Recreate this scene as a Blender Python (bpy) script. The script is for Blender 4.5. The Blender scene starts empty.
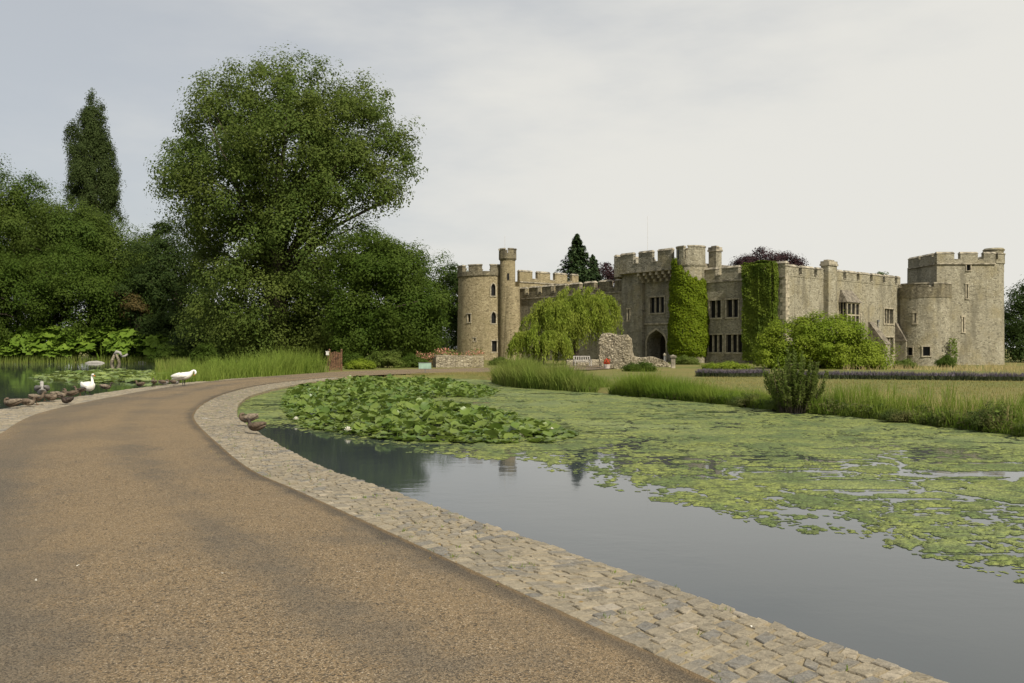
import bpy, bmesh, math, random
import numpy as np
from mathutils import Vector, Matrix

rng = np.random.default_rng(11)
random.seed(5)
scene = bpy.context.scene
COL = scene.collection
R = math.radians
F = 850.0; HOR = 348.0; CAMZ = 1.6; WZ = -0.25

# ---------------------------------------------------------------- helpers
def G(px, py, z=0.0):
    d = (CAMZ - z) * F / (py - HOR)
    return ((px - 512) * d / F, d)
def XD(px, d): return ((px - 512) * d / F, d)
def ZA(py, d): return CAMZ + (HOR - py) * d / F

def tag(o, label=None, cat=None, group=None, kind=None):
    if label: o['label'] = label
    if cat: o['category'] = cat
    if group: o['group'] = group
    if kind: o['kind'] = kind
    return o

def empty(name, loc=(0, 0, 0), rz=0.0):
    o = bpy.data.objects.new(name, None); COL.objects.link(o)
    o.location = loc; o.rotation_euler = (0, 0, rz); o.empty_display_size = 0.3
    return o

def link(name, me, mats, parent=None):
    o = bpy.data.objects.new(name, me); COL.objects.link(o)
    if not isinstance(mats, (list, tuple)): mats = [mats]
    if not me.materials:
        for m in mats: me.materials.append(m)
    if parent: o.parent = parent
    return o

def npmesh(name, verts, faces, mats, parent=None, smooth=False, midx=None):
    """faces: an (n,k) array, or a list of such arrays"""
    if not isinstance(faces, list): faces = [faces]
    faces = [np.asarray(f, dtype=np.int32) for f in faces if len(f)]
    verts = np.asarray(verts, dtype=np.float32)
    me = bpy.data.meshes.new(name)
    me.vertices.add(len(verts)); me.vertices.foreach_set('co', verts.ravel())
    nl = sum(f.size for f in faces); nf = sum(len(f) for f in faces)
    me.loops.add(nl); me.polygons.add(nf)
    me.loops.foreach_set('vertex_index', np.concatenate([f.ravel() for f in faces]))
    tot = np.concatenate([np.full(len(f), f.shape[1], np.int32) for f in faces])
    st = np.concatenate([[0], np.cumsum(tot)[:-1]]).astype(np.int32)
    me.polygons.foreach_set('loop_start', st)
    if smooth: me.polygons.foreach_set('use_smooth', np.ones(nf, bool))
    if midx is not None: me.polygons.foreach_set('material_index', np.asarray(midx, np.int32))
    me.update(calc_edges=True); me.validate()
    return link(name, me, mats, parent)

class MB:
    """collects boxes, prisms, tubes and lofts and links them as one mesh"""
    def __init__(s): s.v = []; s.f = []; s.m = []
    def add(s, vs, fs, mi=0):
        b = len(s.v); s.v += [tuple(v) for v in vs]
        for f in fs: s.f.append([b + i for i in f]); s.m.append(mi)
    def hexa(s, c, mi=0):
        s.add(c, [(0,3,2,1),(4,5,6,7),(0,1,5,4),(1,2,6,5),(2,3,7,6),(3,0,4,7)], mi)
    def box(s, x0, x1, y0, y1, z0, z1, mi=0):
        s.hexa([(x0,y0,z0),(x1,y0,z0),(x1,y1,z0),(x0,y1,z0),(x0,y0,z1),(x1,y0,z1),(x1,y1,z1),(x0,y1,z1)], mi)
    def fbox(s, fr, u0, u1, o0, o1, z0, z1, mi=0):
        s.hexa([fr(u0,o0,z0),fr(u1,o0,z0),fr(u1,o1,z0),fr(u0,o1,z0),fr(u0,o0,z1),fr(u1,o0,z1),fr(u1,o1,z1),fr(u0,o1,z1)], mi)
    def prism(s, poly, z0, z1, mi=0, top=None):
        n = len(poly); top = top or poly
        vs = [(p[0],p[1],z0) for p in poly] + [(p[0],p[1],z1) for p in top]
        fs = [tuple(range(n-1,-1,-1)), tuple(range(n,2*n))] + [(i,(i+1)%n,n+(i+1)%n,n+i) for i in range(n)]
        s.add(vs, fs, mi)
    def cyl(s, cx, cy, r, z0, z1, n=24, r2=None, mi=0, ph=0.0):
        r2 = r if r2 is None else r2
        a = [2*math.pi*i/n + ph for i in range(n)]
        s.prism([(cx+r*math.cos(t), cy+r*math.sin(t)) for t in a], z0, z1, mi, [(cx+r2*math.cos(t), cy+r2*math.sin(t)) for t in a])
    def sector(s, cx, cy, r0, r1, a0, a1, z0, z1, n=5, mi=0):
        ts = [a0 + (a1-a0)*i/n for i in range(n+1)]
        s.prism([(cx+r1*math.cos(t), cy+r1*math.sin(t)) for t in ts] + [(cx+r0*math.cos(t), cy+r0*math.sin(t)) for t in reversed(ts)], z0, z1, mi)
    def tube(s, pts, rads, n=7, mi=0):
        pts = [Vector(p) for p in pts]; vs = []; fs = []
        for i, p in enumerate(pts):
            t = (pts[min(i+1,len(pts)-1)] - pts[max(i-1,0)]).normalized()
            a = t.orthogonal().normalized() if abs(t.z) > .9 else t.cross(Vector((0,0,1))).normalized()
            if abs(t.z) > .9: a = (Vector((1,0,0)) - t*t.x).normalized()
            b = t.cross(a)
            for k in range(n):
                q = 2*math.pi*k/n
                vs.append(p + (a*math.cos(q) + b*math.sin(q))*rads[i])
        for i in range(len(pts)-1):
            for k in range(n):
                fs.append((i*n+k, i*n+(k+1)%n, (i+1)*n+(k+1)%n, (i+1)*n+k))
        fs.append(tuple(range(n-1,-1,-1))); e = (len(pts)-1)*n; fs.append(tuple(range(e, e+n)))
        s.add(vs, fs, mi)
    def loft(s, secs, n=12, mats=None):
        """secs: (x, z, half_width, half_height[, y]) along the length of an animal facing +x; closed by points at both ends"""
        P = [Vector((q[0], q[4] if len(q) > 4 else 0.0, q[1])) for q in secs]
        vs = []; fs = []; mi = []
        for i, q in enumerate(secs):
            t = (P[min(i+1,len(P)-1)] - P[max(i-1,0)]).normalized()
            side = Vector((0,1,0)); side = (side - t*side.dot(t)).normalized(); up = side.cross(t)*-1
            for k in range(n):
                a = 2*math.pi*k/n
                vs.append(P[i] + side*math.cos(a)*q[2] + up*math.sin(a)*q[3])
        for i in range(len(P)-1):
            for k in range(n):
                fs.append((i*n+k, i*n+(k+1)%n, (i+1)*n+(k+1)%n, (i+1)*n+k)); mi.append(mats[i] if mats else 0)
        fs.append(tuple(range(n-1,-1,-1))); mi.append(mats[0] if mats else 0)
        e = (len(P)-1)*n; fs.append(tuple(range(e,e+n))); mi.append(mats[-1] if mats else 0)
        b = len(s.v); s.v += [tuple(v) for v in vs]
        for f, m_ in zip(fs, mi): s.f.append([b+i for i in f]); s.m.append(m_)
    def build(s, name, mats, parent=None, smooth=False, angle=None, fix=True):
        me = bpy.data.meshes.new(name); me.from_pydata(s.v, [], s.f)
        me.polygons.foreach_set('material_index', s.m)
        if fix:
            bm = bmesh.new(); bm.from_mesh(me); bmesh.ops.recalc_face_normals(bm, faces=bm.faces); bm.to_mesh(me); bm.free()
        if smooth: me.polygons.foreach_set('use_smooth', [True]*len(me.polygons))
        me.update()
        o = link(name, me, mats, parent)
        if angle and smooth:
            try: me.set_sharp_from_angle(angle=R(angle))
            except Exception: pass
        return o

def subdiv(o, n=1):
    m = o.modifiers.new('s', 'SUBSURF'); m.levels = n; m.render_levels = n; return o

# ---- noise for placing things
_perm = np.random.default_rng(3).permutation(512)
_ga = np.random.default_rng(4).uniform(0, 2*np.pi, 512)
def perlin(x, y):
    xi = np.floor(x).astype(int); yi = np.floor(y).astype(int); xf = x-xi; yf = y-yi
    def g(ix, iy, dx, dy):
        a = _ga[_perm[(_perm[ix % 512] + iy) % 512]]
        return np.cos(a)*dx + np.sin(a)*dy
    u = xf*xf*xf*(xf*(xf*6-15)+10); v = yf*yf*yf*(yf*(yf*6-15)+10)
    a = g(xi,yi,xf,yf)*(1-u) + g(xi+1,yi,xf-1,yf)*u
    b = g(xi,yi+1,xf,yf-1)*(1-u) + g(xi+1,yi+1,xf-1,yf-1)*u
    return a*(1-v) + b*v
def fbm(x, y, o=4):
    s = 0; a = 1.0; t = 0
    for i in range(o):
        s = s + a*perlin(x*2**i + 17.3*i, y*2**i - 9.1*i); t += a; a *= .55
    return s/t
def inpoly(x, y, poly):
    x = np.asarray(x); y = np.asarray(y); r = np.zeros(x.shape, bool); n = len(poly)
    for i in range(n):
        x0, y0 = poly[i]; x1, y1 = poly[(i+1) % n]
        c = ((y0 > y) != (y1 > y))
        with np.errstate(divide='ignore', invalid='ignore'):
            xx = (x1-x0)*(y-y0)/((y1-y0) if y1 != y0 else 1e-9) + x0
        r ^= (c & (x < xx))
    return r
def polydist(x, y, pts):
    d = np.full(np.shape(x), 1e9)
    for (x0, y0), (x1, y1) in zip(pts[:-1], pts[1:]):
        dx, dy = x1-x0, y1-y0; t = np.clip(((x-x0)*dx + (y-y0)*dy)/(dx*dx+dy*dy), 0, 1)
        d = np.minimum(d, np.hypot(x-x0-t*dx, y-y0-t*dy))
    return d
def spline(pts, n):
    P = np.array(pts, float); P = np.vstack([2*P[0]-P[1], P, 2*P[-1]-P[-2]]); out = []
    for i in range(1, len(P)-2):
        t = np.linspace(0, 1, 24, endpoint=False)[:, None]
        p0, p1, p2, p3 = P[i-1], P[i], P[i+1], P[i+2]
        out.append(.5*((2*p1) + (-p0+p2)*t + (2*p0-5*p1+4*p2-p3)*t**2 + (-p0+3*p1-3*p2+p3)*t**3))
    out = np.vstack(out + [P[-2][None]])
    L = np.concatenate([[0], np.cumsum(np.hypot(*np.diff(out, axis=0).T))]); q = np.linspace(0, L[-1], n)
    return np.stack([np.interp(q, L, out[:,0]), np.interp(q, L, out[:,1])], 1), q

# ---------------------------------------------------------------- materials
class NT:
    def __init__(s, name):
        s.m = bpy.data.materials.new(name); s.m.use_nodes = True; s.t = s.m.node_tree; s.t.nodes.clear()
        s.out = s.n('ShaderNodeOutputMaterial')
    def n(s, ty, **kw):
        x = s.t.nodes.new(ty)
        for k, v in kw.items():
            if k in ('ins',): continue
            setattr(x, k, v)
        for k, v in kw.get('ins', {}).items():
            if hasattr(v, 'is_output') or isinstance(v, bpy.types.NodeSocket): s.t.links.new(v, x.inputs[k])
            else: x.inputs[k].default_value = v
        return x
    def coord(s, w='Object'): return s.n('ShaderNodeTexCoord').outputs[w]
    def scale(s, v, sc):
        return s.n('ShaderNodeMapping', ins={'Vector': v, 'Scale': sc}).outputs[0]
    def noise(s, v, sc, det=4, rough=.55, dist=0): return s.n('ShaderNodeTexNoise', ins={'Vector': v, 'Scale': sc, 'Detail': det, 'Roughness': rough, 'Distortion': dist}).outputs['Fac']
    def vor(s, v, sc, out='Distance', feature='F1', rnd=1.0):
        return s.n('ShaderNodeTexVoronoi', feature=feature, ins={'Vector': v, 'Scale': sc, 'Randomness': rnd}).outputs[out]
    def ramp(s, f, a, b, lo=0.0, hi=1.0):
        return s.n('ShaderNodeMapRange', clamp=True, interpolation_type='SMOOTHSTEP', ins={'Value': f, 'From Min': a, 'From Max': b, 'To Min': lo, 'To Max': hi}).outputs[0]
    def mix(s, f, a, b, bt='MIX'):
        x = s.n('ShaderNodeMix', data_type='RGBA', blend_type=bt)
        for i, v in ((0, f), (6, a), (7, b)):
            if isinstance(v, bpy.types.NodeSocket): s.t.links.new(v, x.inputs[i])
            else: x.inputs[i].default_value = (tuple(v) + (1,) if isinstance(v, (tuple, list)) and len(v) == 3 else v)
        return x.outputs[2]
    def math(s, op, a, b=0.0):
        x = s.n('ShaderNodeMath', operation=op)
        for i, v in enumerate((a, b)):
            if isinstance(v, bpy.types.NodeSocket): s.t.links.new(v, x.inputs[i])
            else: x.inputs[i].default_value = v
        return x.outputs[0]
    def bump(s, h, strength=.5, dist=.02): return s.n('ShaderNodeBump', ins={'Height': h, 'Strength': strength, 'Distance': dist}).outputs[0]
    def island(s): return s.n('ShaderNodeNewGeometry').outputs['Random Per Island']
    def done(s, col, rough=.8, nrm=None, spec=.3, **kw):
        p = s.n('ShaderNodeBsdfPrincipled')
        for k, v in list({'Base Color': col, 'Roughness': rough, 'Specular IOR Level': spec}.items()) + list(kw.items()):
            if isinstance(v, bpy.types.NodeSocket): s.t.links.new(v, p.inputs[k])
            else: p.inputs[k].default_value = (tuple(v)+(1,) if isinstance(v, (tuple, list)) and len(v) == 3 else v)
        if nrm: s.t.links.new(nrm, p.inputs['Normal'])
        s.t.links.new(p.outputs[0], s.out.inputs[0]); s.p = p
        return s.m

def leaf_mat(name, c1, c2, c3=None, trans=.3, sc=.25, spec=.08, rough=.6):
    t = NT(name); co = t.coord('Object')
    f = t.island(); big = t.ramp(t.noise(co, sc, 3), .35, .65)
    c = t.mix(f, c1, c2)
    if c3: c = t.mix(t.math('MULTIPLY', big, .65), c, c3)
    p = t.n('ShaderNodeBsdfPrincipled', ins={'Base Color': c, 'Roughness': rough, 'Specular IOR Level': spec})
    tr = t.n('ShaderNodeBsdfTranslucent', ins={'Color': t.mix(.5, c, tuple(x*1.5 for x in c2))})
    mx = t.n('ShaderNodeMixShader', ins={0: trans, 1: p.outputs[0], 2: tr.outputs[0]})
    t.t.links.new(mx.outputs[0], t.out.inputs[0]); return t.m

def plain(name, c, rough=.7, var=.15, sc=8.0, spec=.3):
    t = NT(name); n = t.noise(t.coord(), sc, 4)
    c2 = tuple(max(0, x*(1-var*2.2)) for x in c); c3 = tuple(min(1, x*(1+var)) for x in c)
    return t.done(t.mix(t.ramp(n, .3, .7), c2, c3), rough, t.bump(n, .3, .01), spec)

def stone_mat(name, base, dark, light, sc=2.2, stain=.5, bumpd=.04, lichen=(.32,.27,.15)):
    t = NT(name); co = t.coord('Object')
    warp = t.n('ShaderNodeTexNoise', ins={'Vector': co, 'Scale': 1.7, 'Detail': 2})
    v = t.n('ShaderNodeVectorMath', operation='MULTIPLY_ADD', ins={0: warp.outputs['Color'], 1: (.22,.22,.22), 2: co}).outputs[0]
    sq = t.scale(v, (1, 1, 1.75))
    cell = t.n('ShaderNodeTexVoronoi', ins={'Vector': sq, 'Scale': sc, 'Randomness': .85})
    edge = t.vor(sq, sc, 'Distance', 'DISTANCE_TO_EDGE', .85)
    sep = t.n('ShaderNodeSeparateColor', ins={0: cell.outputs['Color']})
    c = t.mix(sep.outputs[0], dark, light)
    c = t.mix(.45, c, base)
    c = t.mix(t.math('MULTIPLY', t.ramp(sep.outputs[1], .8, .95), .6), c, tuple(x*.35 for x in dark))
    n1 = t.noise(co, .45, 5, .62); c = t.mix(t.math('MULTIPLY', t.ramp(n1, .45, .68), .6), c, lichen)
    n2 = t.noise(t.scale(co, (1.1, 1.1, .22)), .9, 5, .65)
    c = t.mix(t.math('MULTIPLY', t.ramp(n2, .46, .66), min(1, stain*1.25)), c, tuple(x*.36 for x in base))
    n6 = t.noise(co, .8, 4, .6); c = t.mix(t.ramp(n6, .55, .75, 0, .4), c, tuple(min(1, x*1.25) for x in light))
    n3 = t.noise(co, 7, 4); c = t.mix(t.ramp(n3, .3, .75, .0, .35), c, tuple(x*.5 for x in base))
    mort = t.ramp(edge, .0, .07, .55, 0.0); c = t.mix(mort, c, tuple(x*.62 for x in base))
    h = t.math('ADD', t.ramp(edge, 0, .16), t.math('MULTIPLY', n3, .8))
    return t.done(c, .92, t.bump(h, .9, bumpd), .05)

M = {}
M['stone']   = stone_mat('castle_ragstone', (.365,.332,.243), (.235,.21,.148), (.49,.455,.345), 4.2)
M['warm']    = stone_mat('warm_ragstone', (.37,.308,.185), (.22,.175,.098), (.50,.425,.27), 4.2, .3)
M['weather'] = stone_mat('weathered_parapet_stone', (.225,.198,.138), (.12,.105,.072), (.33,.295,.21), 3.6, .6)
M['rubble']  = stone_mat('rubble_stone', (.42,.365,.26), (.20,.17,.12), (.55,.49,.37), 4.5, .2, .08)
M['dressed'] = plain('dressed_stone', (.37,.325,.235), .85, .2, 3.0)
M['coping']  = plain('coping_stone', (.31,.275,.205), .9, .3, 1.6)
M['cut'] = stone_mat('grey_wall_stone', (.315,.292,.228), (.21,.192,.145), (.42,.39,.31), 3.2, .45)
M['glass']   = NT('window_glass').done((.012,.012,.012), .3, None, .2)
M['dark']    = plain('dark_oak', (.035,.028,.02), .8, .2, 6)
M['lead']    = plain('roof_stone_tiles', (.19,.165,.125), .85, .25, 3)
M['bark']    = plain('bark', (.085,.068,.048), .95, .3, 3)
M['swan']    = plain('white_feathers', (.80,.78,.71), .8, .07, 14)
M['beak']    = plain('orange_beak', (.55,.19,.03), .5, .1, 20)
M['leg']     = plain('dark_grey_legs', (.045,.042,.038), .7, .2, 20)
M['hen']     = plain('mottled_brown_feathers', (.115,.085,.058), .85, .2, 22)
M['hen2']    = plain('pale_brown_feathers', (.20,.16,.115), .85, .2, 20)
M['drake']   = plain('dark_brown_feathers', (.05,.035,.026), .7, .35, 26)
M['goose']   = plain('grey_feathers', (.17,.16,.145), .85, .2, 20)
M['goosel']  = plain('pale_grey_feathers', (.33,.315,.285), .85, .15, 20)
M['wood']    = plain('brown_timber', (.14,.075,.04), .8, .3, 8)
M['sign']    = plain('pale_green_panel', (.30,.42,.33), .5, .08, 4)
M['metal']   = plain('grey_metal', (.16,.16,.155), .6, .1, 10)
M['bench']   = plain('weathered_silver_wood', (.36,.34,.31), .85, .15, 10)
M['red']     = leaf_mat('red_petals', (.55,.05,.03), (.70,.14,.08), None, .2)
M['pot']     = plain('pale_pot', (.55,.48,.42), .8, .1, 8)
M['white']   = leaf_mat('lily_petals', (.80,.78,.66), (.85,.82,.74), None, .2)
M['lychgrey']= plain('pale_paint', (.62,.60,.55), .7, .1, 8)

# foliage
M['L_big']   = leaf_mat('broad_leaves', (.064,.108,.022), (.106,.146,.030), (.128,.155,.034), .42, .22)
M['L_mid']   = leaf_mat('dense_leaves', (0.046,0.084,0.011), (0.073,0.117,0.017), (0.086,0.119,0.020), .42, .3)
M['L_hedge'] = leaf_mat('hedge_leaves', (0.056,0.100,0.017), (0.082,0.126,0.021), (0.104,0.134,0.027), .42, .16)
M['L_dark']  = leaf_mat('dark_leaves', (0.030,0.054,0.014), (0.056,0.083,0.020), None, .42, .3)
M['L_pop']   = leaf_mat('lombardy_leaves', (0.049,0.074,0.022), (0.076,0.103,0.032), None, .42, .3)
M['L_con']   = leaf_mat('conifer_needles', (.022,.042,.016), (.052,.08,.027), None, .12, .4)
M['L_cop']   = leaf_mat('copper_leaves', (.022,.012,.014), (.058,.03,.032), None, .2, .4)
M['L_wil']   = leaf_mat('willow_leaves', (0.110,0.160,0.020), (0.252,0.314,0.043), (0.280,0.314,0.056), .42, .45)
M['L_bush']  = leaf_mat('lime_bush_leaves', (0.090,0.140,0.011), (0.185,0.252,0.022), (0.224,0.269,0.032), .38, .4)
M['L_shrub'] = leaf_mat('shrub_leaves', (0.062,0.097,0.016), (0.128,0.179,0.032), (0.141,0.166,0.040), .35, .5)
M['L_bank']  = leaf_mat('bank_shrub_leaves', (.085,.120,.026), (.155,.205,.045), (.17,.19,.06), .42, .9)
M['L_brown'] = leaf_mat('brown_shrub_leaves', (.16,.11,.045), (.27,.19,.08), None, .3, .6)
M['L_ivyl']  = leaf_mat('ivy_leaves', (0.099,0.151,0.009), (0.184,0.229,0.015), (0.145,0.201,0.013), .35, .5)
M['L_ivyd']  = leaf_mat('ivy_leaves_deep', (0.051,0.087,0.012), (0.120,0.170,0.022), (0.156,0.198,0.025), .3, .5)
M['L_gun']   = leaf_mat('gunnera_leaves', (0.100,0.171,0.021), (0.186,0.275,0.038), None, .35, .5)
M['L_lily']  = leaf_mat('lily_pad', (.062,.122,.020), (.155,.222,.038), (.175,.215,.045), .28, 1.1, .4, .35)
M['L_lily2'] = leaf_mat('flat_lily_pad', (.11,.17,.03), (.27,.33,.09), None, .2, .8, .45, .3)
M['L_reed']  = leaf_mat('reed_blades', (0.085,0.143,0.020), (0.233,0.302,0.053), (0.168,0.212,0.044), .35, .8)
M['L_mreed'] = leaf_mat('dry_reed_blades', (0.084,0.134,0.020), (0.201,0.262,0.050), (0.216,0.218,0.063), .35, .7)
M['L_grass'] = leaf_mat('bank_grass_blades', (0.075,0.140,0.015), (0.184,0.264,0.035), (0.188,0.217,0.040), .35, .35)
M['L_verge'] = leaf_mat('verge_blades', (.13,.145,.03), (.27,.245,.085), (.33,.27,.12), .3, .25)
M['L_nett']  = leaf_mat('nettle_leaves', (.04,.07,.016), (.095,.135,.03), (.13,.10,.045), .3, .9)
M['L_lav']   = leaf_mat('lavender_spikes', (.085,.072,.098), (.165,.14,.165), None, .2, .6)
M['L_lavg']  = leaf_mat('lavender_leaves', (.045,.062,.03), (.095,.11,.055), None, .25, .6)
M['L_pink']  = leaf_mat('pink_flowers', (.42,.16,.12), (.60,.30,.22), None, .25, .8)
M['L_seed']  = leaf_mat('straw_grass', (.33,.26,.11), (.50,.40,.20), None, .3, .6)

def ground_mat():
    t = NT('lawn_and_earth'); co = t.coord('Object')
    a = t.noise(co, .12, 5, .6); b = t.noise(co, 1.4, 5, .65); c = t.noise(co, 18, 3, .7)
    col = t.mix(t.ramp(a, .38, .62), (.195,.178,.062), (.125,.155,.042))
    col = t.mix(t.ramp(b, .4, .7, 0, .6), col, (.26,.205,.085))
    col = t.mix(t.ramp(c, .35, .75, 0, .55), col, (.06,.065,.02))
    return t.done(col, .95, t.bump(c, .8, .05), .1)
M['ground'] = ground_mat()

def road_mat():
    t = NT('bound_gravel'); co = t.coord('Object'); uv = t.coord('UV')
    sx = t.n('ShaderNodeSeparateXYZ', ins={0: uv})
    u = sx.outputs[0]
    g1 = t.n('ShaderNodeTexVoronoi', ins={'Vector': co, 'Scale': 150.0}); g2 = t.n('ShaderNodeTexVoronoi', ins={'Vector': co, 'Scale': 70.0})
    s1 = t.n('ShaderNodeSeparateColor', ins={0: g1.outputs['Color']}); s2 = t.n('ShaderNodeSeparateColor', ins={0: g2.outputs['Color']})
    tan = t.mix(s1.outputs[0], (.064,.048,.031), (.335,.248,.148))
    tan = t.mix(t.ramp(s1.outputs[1], .90, .98), tan, (.46,.38,.27))
    tan = t.mix(t.ramp(s2.outputs[0], .86, .98, 0, .7), tan, (.235,.155,.075))
    tan = t.mix(t.ramp(s2.outputs[1], .80, .95, 0, .75), tan, (.035,.032,.028))
    grey = t.mix(s1.outputs[0], (.050,.044,.036), (.172,.148,.114))
    st = t.scale(uv, (.55, .10, 1)); n1 = t.noise(st, 1.0, 6, .6, .4)
    n2 = t.noise(co, .55, 6, .65); n3 = t.noise(co, 3.2, 5, .6)
    # worn wheel tracks, about 1.2 m and 3.0 m in from the right edge
    def band(c, w):
        d = t.math('ABSOLUTE', t.math('SUBTRACT', u, c)); return t.ramp(d, 0, w, 1, 0)
    tr = t.math('MAXIMUM', band(3.15, .75), t.math('MULTIPLY', band(1.35, .55), .75))
    f = t.math('ADD', t.math('MULTIPLY', n1, .85), t.math('MULTIPLY', n2, .85))
    f = t.math('ADD', f, t.math('MULTIPLY', n3, .35)); f = t.math('ADD', f, t.math('MULTIPLY', tr, .22))
    c = t.mix(t.ramp(f, .92, 1.32, .05, .85), tan, grey)
    edge = t.ramp(t.math('ADD', u, t.math('MULTIPLY', t.noise(co, 2.6, 5), .30)), .20, .40, 1, 0)
    c = t.mix(t.math('MULTIPLY', edge, .85), c, t.mix(s1.outputs[0], (.028,.025,.022), (.115,.10,.08)))
    rim = t.ramp(t.math('ADD', u, t.math('MULTIPLY', n3, .12)), .06, .13, 1, 0)
    c = t.mix(t.math('MULTIPLY', rim, .7), c, t.mix(s1.outputs[0], (.10,.068,.035), (.25,.17,.085)))
    n4 = t.noise(co, .16, 4, .6); c = t.mix(t.ramp(n4, .42, .68, 0, .35), c, (.24,.176,.103))
    n5 = t.noise(co, 11, 3, .6); c = t.mix(t.ramp(n5, .62, .78, 0, .45), c, (.045,.036,.027))
    h = t.math('ADD', g1.outputs['Distance'], t.math('MULTIPLY', g2.outputs['Distance'], .8))
    return t.done(c, .88, t.bump(h, .7, .006), .1)
M['road'] = road_mat()

def sett_mat():
    t = NT('kerb_setts'); co = t.coord('Object'); r = t.island()
    c = t.mix(r, (.215,.188,.140), (.335,.285,.200))
    r2 = t.math('FRACT', t.math('MULTIPLY', r, 37.7)); c = t.mix(t.ramp(r2, .74, .88, 0, .75), c, (.150,.152,.15))
    r3 = t.math('FRACT', t.math('MULTIPLY', r, 91.3)); c = t.mix(t.ramp(r3, .88, .95, 0, .6), c, (.43,.37,.28))
    n = t.noise(co, 14, 6, .7); c = t.mix(t.ramp(n, .42, .68, 0, .7), c, (.105,.09,.065))
    n2 = t.noise(co, 1.3, 5, .65); c = t.mix(t.ramp(n2, .46, .68, 0, .6), c, (.30,.25,.168))
    n3 = t.noise(co, 60, 3, .6); c = t.mix(t.ramp(n3, .4, .75, 0, .35), c, (.42,.37,.29))
    w = t.noise(co, 2.7, 2, .5); c = t.mix(t.ramp(w, .735, .76, 0, .8), c, (.62,.60,.55))
    return t.done(c, .9, t.bump(t.math('ADD', n, t.math('MULTIPLY', n3, .5)), 1.0, .022), .2)
M['sett'] = sett_mat()
def mortar_mat():
    t = NT('sandy_joints'); co = t.coord('Object'); n = t.noise(co, 30, 4, .7); n2 = t.noise(co, 2, 4)
    c = t.mix(n, (.19,.155,.095), (.36,.295,.19)); c = t.mix(t.ramp(n2, .6, .72, 0, .25), c, (.15,.14,.06))
    return t.done(c, .95, t.bump(n, .8, .01), .1)
M['mortar'] = mortar_mat()

def water_mat():
    t = NT('still_water'); co = t.coord('Object')
    n = t.noise(t.scale(co, (1, 1.5, 1)), 2.6, 3, .5); n2 = t.noise(co, .35, 3); n3 = t.noise(co, 12, 2)
    h = t.math('ADD', t.math('MULTIPLY', n, t.ramp(n2, .35, .7)), t.math('MULTIPLY', n3, .08))
    c = t.mix(t.ramp(t.noise(co, .2, 3), .4, .6), (.038,.047,.052), (.044,.053,.058))
    m = t.done(c, .045, t.bump(h, .055, .05), .5); t.p.inputs['IOR'].default_value = 1.45
    return m
M['water'] = water_mat()

def algae_mat():
    t = NT('floating_algae'); co = t.coord('Object')
    a = t.noise(co, 1.1, 5, .65); b = t.noise(co, 9, 5, .7); v = t.vor(co, 26)
    c = t.mix(t.ramp(a, .38, .60), (.112,.155,.045), (.225,.258,.062))
    c = t.mix(t.ramp(b, .41, .62, 0, .85), c, (.058,.072,.026))
    c = t.mix(t.ramp(t.noise(co, .28, 4), .5, .7, 0, .5), c, (.20,.235,.10))
    c = t.mix(t.ramp(t.noise(co, 3.3, 5, .7), .58, .75, 0, .5), c, (.29,.285,.12))
    h = t.math('ADD', b, t.math('MULTIPLY', v, .6))
    return t.done(c, .75, t.bump(h, 1.0, .03), .3)
M['algae'] = algae_mat()
# ---------------------------------------------------------------- road, kerbs, ponds
RP = [(5.8,-4),(2.6,1.4),(0.97,4.06),(-.65,6.7),(-2.35,9.44),(-3.5,11.3),(-5.1,14.6),(-6.8,18.3),(-7.8,20.9),(-9,25),(-10.1,30.2),(-10.75,35.8),(-10.6,41),(-9.7,46.5),(-7.8,50.5),(-5.2,53.6),(-1,56.2),(4,60),(8,67),(11,79),(12.5,91)]
LP = [(1.5,-5),(-.5,-1.5),(-3.4,3.5),(-5.6,7.5),(-7.6,11.2),(-9.3,15.3),(-11.7,21.2),(-13.3,29),(-14.1,35),(-14.4,40.6),(-14.1,45),(-13.4,50),(-12.2,55.5),(-10,60.5),(-6.8,64.5),(-2,69),(3,75),(6,82),(8,92.5)]
NR = 420
rs, rq = spline(RP, NR); ls, lq = spline(LP, NR)
# ribbon
NC = 15; vs = np.zeros((NR, NC, 3)); uvs = np.zeros((NR, NC, 2))
w_ = np.hypot(*(rs-ls).T)
for j in range(NC):
    f = j/(NC-1); vs[:, j, :2] = rs*(1-f) + ls*f
    vs[:, j, 2] = 0.004 + .035*(1-(2*f-1)**2)
    uvs[:, j, 0] = w_*f; uvs[:, j, 1] = rq
i0 = np.arange((NR-1)*NC).reshape(NR-1, NC)[:, :-1].ravel()
faces = np.stack([i0, i0+NC, i0+NC+1, i0+1], 1)[:, ::-1]
road = npmesh('road', vs.reshape(-1,3), faces, M['road'], smooth=True); tag(road, kind='structure')
ul = road.data.uv_layers.new(name='UVMap'); li = np.zeros(len(road.data.loops), np.int32); road.data.loops.foreach_get('vertex_index', li)
ul.data.foreach_set('uv', uvs.reshape(-1,2)[li].astype(np.float32).ravel())

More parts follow.
